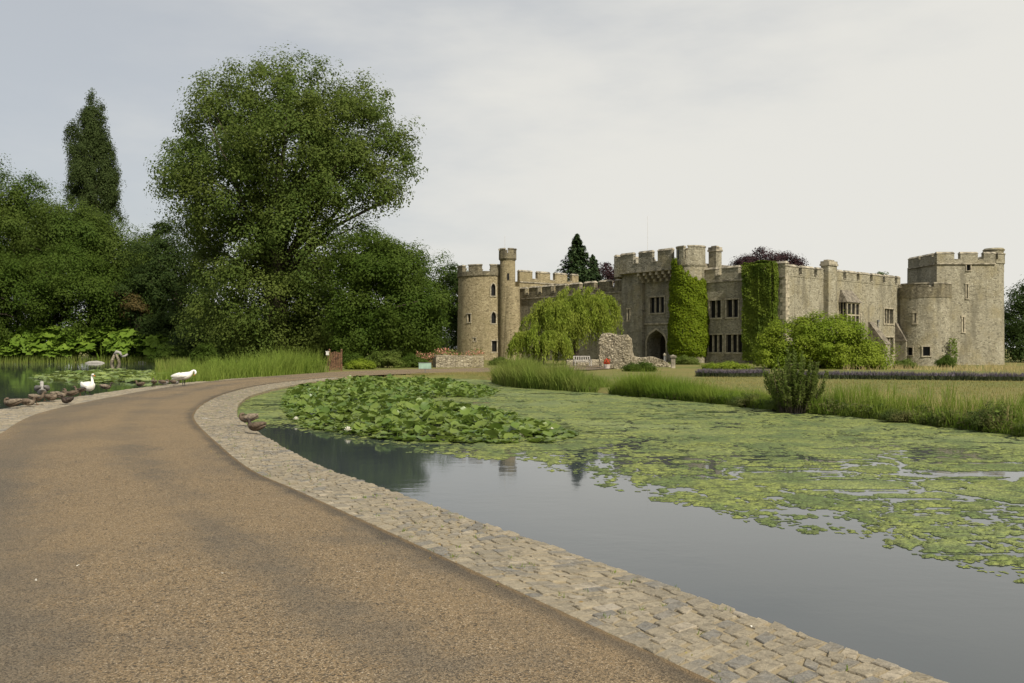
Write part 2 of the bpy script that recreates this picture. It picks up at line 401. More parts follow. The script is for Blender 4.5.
def offset(line, wd, side):
    t = np.gradient(line, axis=0); t /= np.hypot(t[:,0], t[:,1])[:,None]
    nrm = np.stack([t[:,1], -t[:,0]], 1)*side           # right of travel for side=+1
    return line + nrm*np.asarray(wd)[:,None]
nR = int(NR*.70); kR = rs[:np.searchsorted(rq, rq[np.argmin(np.hypot(rs[:,0]+9.0, rs[:,1]-48.5))])]
wR = np.interp(kR[:,1], [-4, 2, 8, 16, 21, 28, 36, 44, 49], [.95,.98,.90,.92,.98,.95,1.3,1.0,.12])
oR = offset(kR, wR, 1)
DROP = .15                                   # the right kerb slopes down to the water
d_ = np.interp(kR[:,1], [-4, 36, 49], [DROP, DROP, .02]); oR = oR*(1 + d_/CAMZ)[:,None]
kL = ls[ls[:,1] < 48]; wL = np.interp(kL[:,1], [-5, 10, 16, 21, 29, 35, 41, 48], [1.6,1.6,1.55,1.45,1.15,.95,.6,.1])
oL = offset(kL, wL, -1)

def kerb(name, inner, outer, seed, drop):
    r = np.random.default_rng(seed); n = len(inner)
    mb = MB(); vs = []; fs = []
    for i in range(n):
        for p, z in ((inner[i], -.2), (inner[i], -.011), (outer[i], -.013-drop[i]), (outer[i]+(outer[i]-inner[i])*.04, -.9)):
            vs.append((p[0], p[1], z))
    for i in range(n-1):
        for k in range(3): fs.append((i*4+k, (i+1)*4+k, (i+1)*4+k+1, i*4+k+1))
    mb.add(vs, fs, 0)
    L = np.concatenate([[0], np.cumsum(np.hypot(*np.diff((inner+outer)/2, axis=0).T))]); s = 0.0
    def at(s_, f):
        f = f + 0
        a = np.array([np.interp(s_, L, inner[:,0]), np.interp(s_, L, inner[:,1])]); b = np.array([np.interp(s_, L, outer[:,0]), np.interp(s_, L, outer[:,1])])
        q = a + (b-a)*f; return np.array([q[0], q[1], -np.interp(s_, L, drop)*f])
    while s < L[-1]-.2:
        h = r.uniform(.075, .125); mid = at(s, .5); wd = np.hypot(*(at(s,1)-at(s,0))[:2])
        if wd < .15: break
        e = [0.0]
        while e[-1] < 1: e.append(e[-1] + r.uniform(.13, .30)/max(wd,.2))
        e[-1] = 1.0
        if len(e) > 2 and e[-1]-e[-2] < .07: e.pop(-2)
        skew = .03*math.sin(s*1.7)+r.uniform(-.012, .012)
        for a, b in zip(e[:-1], e[1:]):
            g = .006/wd; j = lambda: r.uniform(-.016, .016)
            c = [(s+.006+j()*.6+skew, a+g+j()*.7), (s+.006+j()*.6-skew, b-g+j()*.7), (s+h-.006+j()*.6-skew, b-g+j()*.7), (s+h-.006+j()*.6+skew, a+g+j()*.7)]
            if b > .995: ext = r.uniform(-.03, .03); c[1] = (c[1][0], 1+ext); c[2] = (c[2][0], 1+ext+r.uniform(-.01,.01))
            z = r.uniform(-.004, .004); tl = r.uniform(-.004, .004, 4)
            bot = [at(*q) for q in c]; ctr = sum(bot)/4
            mdl = [q + (ctr-q)*.05 for q in bot]; top = [q + (ctr-q)*r.uniform(.06,.15) for q in bot]
            V = [(q[0],q[1],q[2]-.03) for q in bot] + [(q[0],q[1],q[2]+z-.006+t_) for q, t_ in zip(mdl, tl)] + [(q[0],q[1],q[2]+z+t_) for q, t_ in zip(top, tl)]
            Fc = [(8,9,10,11)] + [(k,(k+1)%4,4+(k+1)%4,4+k) for k in range(4)] + [(4+k,4+(k+1)%4,8+(k+1)%4,8+k) for k in range(4)]
            mb.add(V, Fc, 1)
        s += h
    o = mb.build(name, [M['mortar'], M['sett']]); return tag(o, kind='structure')
kerb('kerb_stones', kR, oR, 1, d_); kerb('kerb_stones', kL, oL, 2, np.zeros(len(kL)))

# the pond on the right: kerb edge, then round the far bank
bankR = [(-7.6,50.5),(-5.0,51.6),(-2.6,50.6),(-1.3,48.5),(-.6,43.5),(-.1,40.5),(1.5,37.8),(3.4,35.2),(4.2,33.4),(5.4,30.9),(6.4,28.8),(7.3,26.8),(7.9,24.95),(9.2,22.5),(10.0,20),(10.8,17.2),(11.6,13),(12.5,8),(13.5,1),(14.5,-8)]
bankR_s, _ = spline(bankR, 160)
pondR = [tuple(p) for p in oR] + [tuple(p) for p in bankR_s]
midR = [tuple((a+b)/2) for a, b in zip(kR, oR)]
bedR = [tuple(p) for p in kR] + [tuple(p) for p in bankR_s]
bankL = [(-15.0,47),(-16.2,50),(-18.5,54),(-22,62),(-27,72),(-31,84),(-34,95),(-40,104),(-52,108),(-65,108.5),(-90,107),(-125,100),(-120,40),(-80,0),(-30,-25)]
bankL_s, _ = spline(bankL, 160)
midL = [tuple((a+b)/2) for a, b in zip(kL, oL)]
pondL = [tuple(p) for p in oL] + [tuple(p) for p in bankL_s]
bedL = midL + [tuple(p) for p in bankL_s]
def land(x, y):
    h = -.45*np.clip((x-26)/14, 0, 1)*np.clip((y-55)/25, 0, 1)
    return h + .05*fbm(x*.15, y*.15, 3) - .055
def axis(lo, hi, st, far):
    a = np.arange(lo, hi+.01, st); f = []; s = st
    v = hi
    while v < far: s *= 1.28; v += s; f.append(v)
    g = []; s = st; v = lo
    while v > -far: s *= 1.28; v -= s; g.append(v)
    return np.concatenate([g[::-1], a, f])
gx = axis(-70, 30, .55, 2500); gy = axis(-10, 112, .55, 2500)
X, Y = np.meshgrid(gx, gy)
Z = land(X, Y)
inp = inpoly(X, Y, bedR) | inpoly(X, Y, bedL)
Z = np.where(inp, -.95, Z)
Zp = np.pad(Z, 1, mode='edge'); Zb = (Zp[1:-1,1:-1]*4 + Zp[:-2,1:-1] + Zp[2:,1:-1] + Zp[1:-1,:-2] + Zp[1:-1,2:])/8
onroad = inpoly(X, Y, [tuple(p) for p in kR] + [tuple(p) for p in ls[::-1][-len(ls):]][::1]) if False else inpoly(X, Y, [tuple(p) for p in rs] + [tuple(p) for p in ls[::-1]])
Z = np.where(inp | ((polydist(X, Y, [tuple(p) for p in bankR_s]) < 1.5) | (polydist(X, Y, [tuple(p) for p in bankL_s]) < 1.5)), Zb, Z)
near_road = onroad | (polydist(X, Y, [tuple(p) for p in rs[::6]]) < .9) | (polydist(X, Y, [tuple(p) for p in ls[::6]]) < .9)
Z = np.where(near_road & ~inp, np.minimum(Z, -.04), Z)
nx, ny = len(gx), len(gy)
i0 = np.arange(nx*ny).reshape(ny, nx)[:-1,:-1].ravel()
ground = npmesh('ground', np.stack([X.ravel(), Y.ravel(), Z.ravel()], 1), np.stack([i0, i0+1, i0+nx+1, i0+nx], 1), M['ground'], smooth=True)
tag(ground, kind='structure')
def zg(x, y): return float(land(np.array(x, float), np.array(y, float)))

def sheet(name, poly, z, mat):
    bm = bmesh.new(); f = bm.faces.new([bm.verts.new((p[0], p[1], z)) for p in poly]); bm.normal_update()
    if f.normal.z < 0: f.normal_flip()
    bmesh.ops.triangulate(bm, faces=bm.faces); me = bpy.data.meshes.new(name); bm.to_mesh(me); bm.free()
    return tag(link(name, me, mat), kind='structure')
def grow(bank, d):
    b = offset(np.array(bank), np.full(len(bank), d), -1); return [tuple(p) for p in b]
sheet('pond_water', midR + grow(bankR_s, .9), WZ, M['water'])
sheet('pond_water', midL + grow(bankL_s, -.9), WZ - .002, M['water'])

# ---- floating algae: bumpy mats with ragged edges and cracks
edge_px = [(262,428),(300,431),(350,440),(400,449),(440,455),(520,462),(585,474),(600,486),(660,502),(720,516),(800,532),(920,553),(1024,585)]
eW = [G(x, y, WZ) for x, y in edge_px] + [(6.2,6.3),(9,5.2),(14,4)]
algae_zone = eW + [(20,4),(20,60),(-16,60),(-16,18)]
AV = []; AF = []; off = 0
for (y0, y1, dx, dy) in ((5, 9, .022, .034), (9, 14, .034, .055), (14, 22, .055, .09), (22, 34, .085, .15), (34, 54, .14, .26)):
    ax = np.arange(-13, 14.5, dx); ay = np.linspace(y0, y1, int(round((y1-y0)/dy))+1); dy = ay[1]-ay[0]
    x, y = np.meshgrid(ax, ay)
    cx, cy = x[:-1,:-1]+dx/2, y[:-1,:-1]+dy/2
    sd = polydist(cx, cy, eW)*np.where(inpoly(cx, cy, algae_zone), 1, -1)
    n = .5 + .80*fbm(cx*1.05+5, cy*.85, 6) + .26*perlin(cx*4.1, cy*3.3) + .34*perlin(cx*11, cy*9)*np.interp(sd, [0,4,9], [1,.8,.4])
    thr = np.interp(sd, [-1.0, -.35, 0, .5, 1.5, 3, 6, 10, 16, 25], [-.3, .06, .40, .56, .64, .70, .79, .90, 1.0, 1.05])
    crack = np.abs(fbm(cx*.42+.8*perlin(cx*.7, cy*.7), cy*.72+31, 5)); cw = np.interp(sd, [0, 3, 9, 18, 30], [.022, .026, .024, .02, .012])*np.interp(perlin(cx*.2+3, cy*.2), [-.3, .3], [.2, 1.7])
    cr2 = np.abs(fbm(cx*1.0+40+.6*perlin(cx*1.3, cy*1.9), cy*1.75+7, 4)); cw2 = .03*np.clip(perlin(cx*.33+9, cy*.4+4)*2.2+.25, 0, 1)*np.interp(y0, [9, 30], [1, .8])
    keep = (n < thr) & (crack > cw) & (cr2 > cw2) & inpoly(cx, cy, pondR)
    hum = .5 + .5*fbm(x*2.4, y*2.4, 4)
    jx = x + rng.uniform(-.33, .33, x.shape)*dx; jy = y + rng.uniform(-.33, .33, x.shape)*dy
    zz = WZ + .004 + np.interp(y, [5, 14, 30], [.022, .03, .035])*hum
    ii = np.arange(x.size).reshape(x.shape); a = ii[:-1,:-1][keep]
    q = np.stack([a, a+1, a+1+x.shape[1], a+x.shape[1]], 1)
    used, inv = np.unique(q, return_inverse=True)
    cnt = np.bincount(inv.ravel(), minlength=len(used)); zz = zz.ravel()[used]; zz = np.where(cnt < 4, WZ + .003, zz)
    AV.append(np.stack([jx.ravel()[used], jy.ravel()[used], zz], 1)); AF.append(inv.reshape(-1, 4) + off); off += len(used)
o = npmesh('floating_algae', np.vstack(AV), np.vstack(AF), M['algae'], smooth=True)
tag(o, 'yellow green algae mats floating in broken sheets over the right pond', 'algae', kind='stuff')

# ---------------------------------------------------------------- leaf and blade generators
def unit(v): return v/np.maximum(np.linalg.norm(v, axis=-1, keepdims=True), 1e-9)
def leafquads(P, N, size, r, asp=.55, axis_=None):
    n = len(P); t = axis_ if axis_ is not None else r.normal(size=(n,3))
    t = unit(t - N*np.sum(t*N, 1, keepdims=True)); b = np.cross(N, t); s = np.asarray(size).reshape(-1,1)*np.ones((n,1))
    q = np.stack([P - t*s*.5, P + b*s*.5*asp - t*s*.05 + N*s*.06, P + t*s*.5, P - b*s*.5*asp - t*s*.05 + N*s*.06], 1)
    return q.reshape(-1,3), np.arange(n*4).reshape(n,4)
def shell(r, lobes, n):
    w = np.array([l[6] if len(l) > 6 else (l[3]*l[4]+l[3]*l[5]+l[4]*l[5]) for l in lobes]); k = r.choice(len(lobes), n, p=w/w.sum())
    L = np.array([l[:6] for l in lobes])[k]
    d = unit(r.normal(size=(n,3))); u = 1 - .5*r.random((n,1))**1.7
    ph = r.uniform(0, 9, 3)
    u = u*(1 + .13*np.sin(d[:,:1]*5+ph[0]+k[:,None]) + .10*np.sin(d[:,1:2]*7+ph[1]) + .10*np.sin(d[:,2:3]*6+ph[2]))
    return L[:,:3] + d*L[:,3:]*u, d, L
def crown(r, lobes, nclump, per, size, cr, flat=.6, up=.45, asp=.6, zmin=None):
    C_, d, L = shell(r, lobes, nclump)
    if zmin is not None: keep = C_[:,2] > zmin; C_, d = C_[keep], d[keep]
    n = len(C_); sc = r.uniform(.55, 1.35, n)
    per = int(per*2.2); size = size*.70
    u_ = unit(r.normal(size=(n, per, 3))); off_ = u_*(r.random((n, per, 1))**.42)*(cr*1.75*sc)[:,None,None]; off_[:,:,2] *= flat
    off_[:,:,2] -= .12*np.hypot(off_[:,:,0], off_[:,:,1])
    P = (C_[:,None,:] + off_).reshape(-1,3); D = np.repeat(d, per, 0)
    N = unit(D*.5 + u_.reshape(-1,3)*.75 + np.array([0,0,up]) + r.normal(size=P.shape)*.32)
    S = size*r.uniform(.55, 1.3, len(P))
    return P, N, S, C_
def rlobes(r, c, rad, n, lr, zflat=.75, shellf=.75, zmin=-1):
    out = [(c[0],c[1],c[2],rad[0]*.8,rad[1]*.8,rad[2]*.8, rad[0]*rad[1]*.9)]
    while len(out) < n+1:
        d = r.normal(size=3); d /= np.linalg.norm(d)
        if d[2] < zmin: continue
        s = lr*r.uniform(.65, 1.25)
        out.append((c[0]+d[0]*rad[0]*shellf, c[1]+d[1]*rad[1]*shellf, c[2]+d[2]*rad[2]*shellf, s, s, s*zflat))
    return out
def tree(name, label, cat, base, trunk_h, trunk_r, lobes, nclump, per, size, cr, mat, seed, group=None, limbs=18, zmin=None, bark='bark', up=.45, asp=.6, flat=.6, stems=1, lean=(0,0)):
    r = np.random.default_rng(seed); root = empty(name, base); tag(root, label, cat, group)
    P, N, S, C_ = crown(r, lobes, nclump, int(per*1.3), size*.86, cr, zmin=zmin, up=up, asp=asp, flat=flat)
    v, f = leafquads(P, N, S, r, asp); npmesh('crown', v, f, mat, root)
    mb = MB()
    for s in range(stems):
        a = r.uniform(0, 6.28); k = .0 if stems == 1 else trunk_r*1.6
        x0, y0 = k*math.cos(a), k*math.sin(a); x1 = x0*2+lean[0]+r.uniform(-.3,.3); y1 = y0*2+lean[1]
        mb.tube([(x0*.9,y0*.9,-.3),(x0,y0,.3),(x0*1.3+lean[0]*.4,y0*1.3,trunk_h*.5),(x1,y1,trunk_h)], [trunk_r*1.5,trunk_r,trunk_r*.8,trunk_r*.55], 9)
        for c in C_[r.choice(len(C_), min(limbs, len(C_)), replace=False)]:
            h0 = r.uniform(.55, 1.0); p0 = Vector((x1*h0, y1*h0, trunk_h*h0)); p1 = Vector(c)
            if p1.z < p0.z*.6: continue
            m_ = p0.lerp(p1, .5) + Vector((r.uniform(-.5,.5), r.uniform(-.5,.5), .08*(p1-p0).length))
            mb.tube([p0, m_, p1], [trunk_r*.38, trunk_r*.2, trunk_r*.05], 5)
    mb.build('trunk', M[bark], root, smooth=True, fix=False)
    return root
def bush(name, label, cat, base, lobes, nclump, per, size, cr, mat, seed, group=None, nst=5, up=.5, asp=.6):
    r = np.random.default_rng(seed); root = empty(name, base); tag(root, label, cat, group)
    P, N, S, C_ = crown(r, lobes, nclump, per, size, cr, zmin=.02, up=up, asp=asp)
    P[:,2] = np.maximum(P[:,2], .03)
    v, f = leafquads(P, N, S, r, asp); npmesh('foliage', v, f, mat, root)
    mb = MB(); hh = max(l[2]+l[5] for l in lobes)
    for c in C_[r.choice(len(C_), min(nst, len(C_)), replace=False)]:
        mb.tube([(c[0]*.1,c[1]*.1,-.2),(c[0]*.45,c[1]*.45,c[2]*.5),tuple(c)], [.03+.006*hh,.02+.004*hh,.006], 5)
    mb.build('stems', M['bark'], root, smooth=True, fix=False)
    return root
def blades(r, P, H, W, lean=.25, bend=.35, seg=3, dirs=None, droop=0.0):
    n = len(P); a = r.uniform(0, 2*np.pi, n); L = np.stack([np.cos(a), np.sin(a), np.zeros(n)], 1)*(r.random((n,1))*lean)
    if dirs is not None: L = L + dirs
    a2 = r.uniform(0, 2*np.pi, n); wv = np.stack([np.cos(a2), np.sin(a2), np.zeros(n)], 1)
    H = np.asarray(H).reshape(-1,1); W = np.asarray(W).reshape(-1,1)*np.ones((n,1)); rows = []
    bv = bend*r.random((n,1))
    for k in range(seg+1):
        t = k/seg; w = W*(1-t)**.7*.5 + W*.06
        c = P + L*H*(t + bv*t*t*2) + np.array([0,0,1])*H*(t - droop*t*t*r.random((n,1)))
        rows += [c - wv*w, c + wv*w]
    V = np.stack(rows, 1); m = 2*(seg+1); b = (np.arange(n)*m)[:,None]
    Fq = np.concatenate([b + np.array([2*k, 2*k+1, 2*k+3, 2*k+2]) for k in range(seg)], 0)
    return V.reshape(-1,3), Fq
def merge(*parts):
    V = []; Fa = []; o_ = 0
    for v, f in parts: V.append(v); Fa.append(np.asarray(f)+o_); o_ += len(v)
    return np.vstack(V), np.vstack(Fa)
def discs(r, P, N, rad, k=9, notch=True, cup=.12, ruffle=0.06, jag=0.0):
    """round pads: a fan of k sides with a slit; returned as quads (centre, a, b, c)"""
    n = len(P); t = unit(np.cross(N, unit(r.normal(size=(n,3))))); b = np.cross(N, t); rad = np.asarray(rad).reshape(-1,1)*np.ones((n,1))
    m = 2*(k//2)+1; V = [P - N*rad*cup*.3]
    for i in range(m):
        a = (.10 if notch else 0) + (2*np.pi - (.2 if notch else 0))*i/(m-1)
        rr = rad*(1 + r.uniform(-.07, .07, (n,1)) + (jag*(1 if i % 2 else -1)))
        V.append(P + (t*math.cos(a) + b*math.sin(a))*rr + N*rad*(cup + r.uniform(-ruffle, ruffle, (n,1))*2))
    V = np.stack(V, 1); base = (np.arange(n)*(m+1))[:,None]
    Fq = np.concatenate([base + np.array([0, i, i+1, i+2]) for i in range(1, m-1, 2)], 0)
    return V.reshape(-1,3), Fq
def in_area(r, poly, n):
    xs = [p[0] for p in poly]; ys = [p[1] for p in poly]; out = np.zeros((0,2))
    while len(out) < n:
        q = np.stack([r.uniform(min(xs), max(xs), n*2), r.uniform(min(ys), max(ys), n*2)], 1); out = np.vstack([out, q[inpoly(q[:,0], q[:,1], poly)]])
    return out[:n]
def along(r, line, n, w0, w1, side=1):
    """points scattered beside a line, w0..w1 metres off it"""
    line = np.array(line, float); L = np.concatenate([[0], np.cumsum(np.hypot(*np.diff(line, axis=0).T))]); s = r.uniform(0, L[-1], n)
    p = np.stack([np.interp(s, L, line[:,0]), np.interp(s, L, line[:,1])], 1)
    tx = np.interp(s, L, np.gradient(line[:,0])); ty = np.interp(s, L, np.gradient(line[:,1])); t = unit(np.stack([tx, ty], 1))
    return p + np.stack([t[:,1], -t[:,0]], 1)*side*r.uniform(w0, w1, (n,1)), s/L[-1]
def g3(p, dz=0.0):
    return np.column_stack([p, land(p[:,0], p[:,1]) + dz])

# ---------------------------------------------------------------- water lilies
r = np.random.default_rng(21)
lily_poly = [G(*p, WZ) for p in [(290,389),(284,399),(283,410),(290,419),(306,428),(344,435),(391,441),(427,443),(511,444),(549,443),(580,436),(556,428),(520,418),(474,409),(443,404),(380,396),(440,398),(488,398),(500,391),(450,382),(380,379.5),(330,383)]]
p = in_area(r, lily_poly, 9000); p = p[inpoly(p[:,0], p[:,1], pondR) & (fbm(p[:,0]*.5, p[:,1]*.4, 3) > -.33)]
n = len(p); ln = fbm(p[:,0]*.9+9, p[:,1]*.7, 3)
z = WZ + .02 + np.clip(.15 + .5*ln, .0, .42)*r.uniform(.15, 1, n)
near = polydist(p[:,0], p[:,1], lily_poly + lily_poly[:1]); z = np.where(near < .5, WZ + .02 + .16*r.random(n)*np.clip(near/.5, .1, 1), z)
N = unit(np.column_stack([r.normal(size=(n,2))*np.clip((z-WZ)*2.6, .05, .75)[:,None], np.ones(n)]))
v, f = discs(r, np.column_stack([p, z]), N, r.uniform(.075, .155, n), 9, True, .18, .12)
st = r.choice(n, 1200, replace=False); bv, bf = blades(r, np.column_stack([p[st], np.full(1200, WZ-.05)]), z[st]-WZ+.05, .018, .12, .1, 2)
v, f = merge((v, f), (bv, bf))
o = npmesh('water_lily_leaves', v, f, M['L_lily'], smooth=True); tag(o, 'crowded glossy green water lily leaves raised above the right pond', 'water lilies', kind='stuff')
def lily_flower(px, py, label, s=.1):
    x, y = G(px, py, WZ + .1); root = empty('water_lily_flower', (x, y, WZ + .08)); root.scale = (.8,)*3; tag(root, label, 'flower', 'white water lily flowers')
    V = []; Fq = []; rr = np.random.default_rng(int(px))
    P = []; NN = []; A = []
    for ring, (m, el) in enumerate(((9, .35), (8, .85), (5, 1.25))):
        for i in range(m):
            a = 6.283*i/m + ring*.4; d = np.array([math.cos(a)*math.cos(el), math.sin(a)*math.cos(el), math.sin(el)])
            P.append(d*s*.55); A.append(d); NN.append([-math.cos(a)*math.sin(el), -math.sin(a)*math.sin(el), math.cos(el)])
    v, f = leafquads(np.array(P), unit(np.array(NN)), s, rr, .55, np.array(A)); npmesh('petals', v, f, M['white'], root)
    mb = MB(); mb.tube([(0,0,-.3),(.01,0,-.1),(0,0,.02)], [.008,.008,.014], 6); mb.build('stalk', M['L_lily'], root)
    return root
lily_flower(296, 419, 'leftmost white water lily flower at the left tip of the lily bed', .11)
lily_flower(321, 421, 'round white water lily flower second from the left in the lily bed')
lily_flower(348, 430, 'white water lily flower lowest at the left front edge of the lily bed', .13)
lily_flower(552, 430, 'small cream water lily flower near the right tip of the lily bed', .10)
lily_flower(521, 434, 'cream water lily flower low on the right front edge of the bed', .09)

# flat lilies in the left pond
r = np.random.default_rng(22)
lp = [G(*q, WZ) for q in [(28,378),(60,381.5),(100,383),(150,382),(188,379),(190,375),(150,371.5),(105,370.5),(70,372.5)]]
p = in_area(r, lp, 1500); n = len(p); p = p[inpoly(p[:,0], p[:,1], pondL)]; n = len(p)
z = WZ + .01 + np.clip(fbm(p[:,0]*.4, p[:,1]*.25, 3)*.7, 0, .3)*r.random(n)
v, f = discs(r, np.column_stack([p, z]), unit(np.column_stack([r.normal(size=(n,2))*.15, np.ones(n)])), r.uniform(.16, .30, n), 9)
o = npmesh('water_lily_leaves', v, f, M['L_lily2'], smooth=True); tag(o, 'pale flat water lily leaves in a long patch on the left pond', 'water lilies', kind='stuff')

# ---------------------------------------------------------------- reeds and grasses
def grassbed(name, label, cat, mat, P, H, W, seed, lean=.25, bend=.35, droop=.1):
    v, f = blades(np.random.default_rng(seed), P, H, W, lean, bend, 3, None, droop)
    o = npmesh(name, v, f, mat, smooth=True); return tag(o, label, cat, kind='stuff')
# verge and pond rim
r = np.random.default_rng(30)
p, s = along(r, [G(x, y) for x, y in [(345,374.5),(380,376),(427,373.4),(470,372.6),(497,372.5),(520,372)]], 5000, 0, 1.2, 1)
p = p[~inpoly(p[:,0], p[:,1], pondR)]
grassbed('verge_grass', 'thin dry grass on the verge between road and lily bed', 'grass', M['L_verge'], g3(p, .0), r.uniform(.05, .16, len(p)), .014, 31)
p = in_area(r, [(-8.5,50.2),(-5,52.9),(-1,55.6),(3,58.4),(5,58),(2,52),(0,47),(-.9,46),(-1.6,49),(-3,51.2),(-5,52)], 4500)
grassbed('verge_grass', 'straw coloured dry grass on the verge behind the lily bed', 'grass', M['L_verge'], g3(p), r.uniform(.05, .2, len(p)), .016, 32)
# tall reeds on the causeway, left of the road
q = [(-14.6,40.5),(-14.9,44),(-14.4,48),(-13.9,51.5),(-13.2,55),(-12.6,57.6)]
p, s = along(r, q, 6500, -.25, 2.6, -1)
H = np.interp(s, [0, .15, .5, .85, 1], [.75, 1.1, 1.45, 1.9, 1.75])*r.uniform(.55, 1.15, len(p))*np.interp(fbm(p[:,0]*1.1, p[:,1]*.9, 3), [-.35,.35], [.72,1.18])
grassbed('reed_bed', 'tall light green reeds in a band along the far left edge of the road', 'reeds', M['L_reed'], g3(p), H, .026, 33, .38, .8, .4)
# reeds on the far side of the left pond
p, s = along(r, [(-24,61),(-30,76),(-35,94),(-41,103),(-52,107),(-66,107.6),(-92,106)], 4200, -1.6, .8, 1)
grassbed('reed_bed', 'reeds standing along the far shore of the left pond below the giant leaves', 'reeds', M['L_mreed'], np.column_stack([p, np.full(len(p), WZ-.1)]), r.uniform(.4, 1.25, len(p)), .06, 34, .2, .4)
# reeds in the middle
mid = [(-.9,45.3),(-.5,43),(0.0,40.4),(1.6,37.6),(3.3,35.2)]
p, s = along(r, mid, 7500, -1.5, .25, 1)
H = np.interp(s, [0,.1,.3,.55,.8,.93,1], [.6,1.0,1.15,1.05,1.0,.6,.12])*r.uniform(.65, 1.12, len(p))*np.interp(fbm(p[:,0]*.8, p[:,1]*.5, 2), [-.3,.3], [.75,1.15])
grassbed('reed_bed', 'shaggy yellow green reeds at the pond edge in front of the ruined wall', 'reeds', M['L_mreed'], np.column_stack([p, np.full(len(p), WZ)]), H+.25, .026, 35, .4, .6, .25)
# right bank
b1 = bankR_s[(bankR_s[:,1] < 34.2) & (bankR_s[:,1] > 25.2)]
p, s = along(r, b1, 13000, -1.0, .12, 1)
H = np.interp(s, [0,.08,.22,.4,.6,.8,1], [.35,.95,1.0,.80,.58,.48,.45])*r.uniform(.5, 1.12, len(p))*np.interp(fbm(p[:,0]*1.3, p[:,1]*1.1, 3), [-.35,.35], [.7,1.2])
grassbed('bank_grass', 'tall bright green grass along the pond bank before the lawn', 'grass', M['L_grass'], np.column_stack([p, np.full(len(p), WZ-.03)]), H+.12, .016, 36, .35, .8, .4)
b2 = bankR_s[(bankR_s[:,1] < 24.4) & (bankR_s[:,1] > 7)]
p, s = along(r, b2, 17000, -1.6, .15, 1)
H = r.uniform(.25, .75, len(p))*np.interp(fbm(p[:,0]*1.1, p[:,1]*.9, 3), [-.3,.3], [.35,1.3])
grassbed('bank_grass', 'rough mixed grass on the bank at the right edge of the pond', 'grass', M['L_grass'], np.column_stack([p, np.interp(np.hypot(0, 0)+polydist(p[:,0], p[:,1], [tuple(b) for b in b2]), [0,.8], [WZ,-.05])]), H, .013, 37, .35, .6, .3)
p, s = along(r, b2, 2600, -2.6, -.2, 1)
grassbed('straw_grass', 'straw coloured seeding grass scattered behind the right bank', 'grass', M['L_seed'], g3(p), r.uniform(.25, .65, len(p)), .008, 38, .3, .4)
# lawn: short sparse tufts give the sheet a real pile
p = in_area(r, [(5,36),(8.2,27),(10.6,20),(13,9),(30,20),(40,44),(12,50)], 26000)
grassbed('lawn_grass', 'short parched lawn between the bank and the lavender hedge', 'grass', M['L_verge'], g3(p), r.uniform(.03, .10, len(p)), .022, 39, .6, .4)
p = in_area(r, [(16,66),(30,60),(62,58),(75,80),(64,100),(50,99),(47,94),(28,78),(20,86)], 9000); p = p[(fbm(p[:,0]*.25, p[:,1]*.25, 3) > .02) & (p[:,0] > .42*p[:,1]-2)]
grassbed('straw_grass', 'long dry straw coloured grass at the foot of the right towers', 'grass', M['L_seed'], g3(p), r.uniform(.15, .6, len(p)), .03, 40, .5, .6)
# leafy undergrowth hugging the waterline
for i, (ln, n_, hm, mt, lb) in enumerate([(b1, 5000, .42, 'L_nett', 'dark leafy undergrowth at the waterline below the bright bank grass'), (b2, 9000, .50, 'L_nett', 'dark leafy undergrowth at the waterline along the right bank'), (np.array(mid), 1500, .3, 'L_nett', 'dark leafy undergrowth at the foot of the shaggy reeds'), (b2, 5000, .62, 'L_shrub', 'pale leafy weeds mixed through the right bank')]):
    p, s = along(r, ln, n_, -.55 if i < 3 else -1.3, .14, 1); hh = np.clip(.55+1.3*fbm(p[:,0]*1.2+i*9, p[:,1]*1.0, 3), .05, 1.2)*hm
    keep = hh > (.1 if i < 3 else .34); p, hh = p[keep], hh[keep]; P = np.column_stack([p, WZ + .02 + hh*r.random(len(p))])
    v, f = leafquads(P, unit(r.normal(size=P.shape)*.5 + np.array([-.2,-.3,.8])), r.uniform(.05,.13,len(P)), r, .5)
    o = npmesh('bank_undergrowth', v, f, M[mt]); tag(o, lb, 'undergrowth', kind='stuff')
# bits blown to the edges of the road, and grass in the joints of the kerb
p1, s = along(r, kR, 420, -.35, .25, 1); p2, s = along(r, kL, 300, -.3, .3, -1); p = np.vstack([p1, p2]); p = p[p[:,1] < 40]
v, f = leafquads(np.column_stack([p, np.full(len(p), .02)]), unit(r.normal(size=(len(p),3))*.3 + np.array([0,0,1])), r.uniform(.012,.04,len(p)), r, .5)
o = npmesh('fallen_leaves', v, f, [M['L_brown'], M['L_verge']], midx=(r.random(len(p)) < .4).astype(int)); tag(o, 'dry leaf scraps and twigs gathered along the road edges', 'leaf litter', kind='stuff')
f_ = r.random(260); i_ = r.integers(0, len(kR)-60, 260); p = kR[i_] + (oR[i_]-kR[i_])*f_[:,None]; p = np.repeat(p, 7, 0) + r.normal(size=(1820,2))*.018; z_ = np.repeat(-.15*f_, 7) - .012
v, f = blades(r, np.column_stack([p, z_]), r.uniform(.01, .045, 1820), .006, .6, .8); o = npmesh('joint_grass', v, f, M['L_grass'], smooth=True); tag(o, 'tiny grass tufts growing in joints of the right stone kerb', 'grass', kind='stuff')
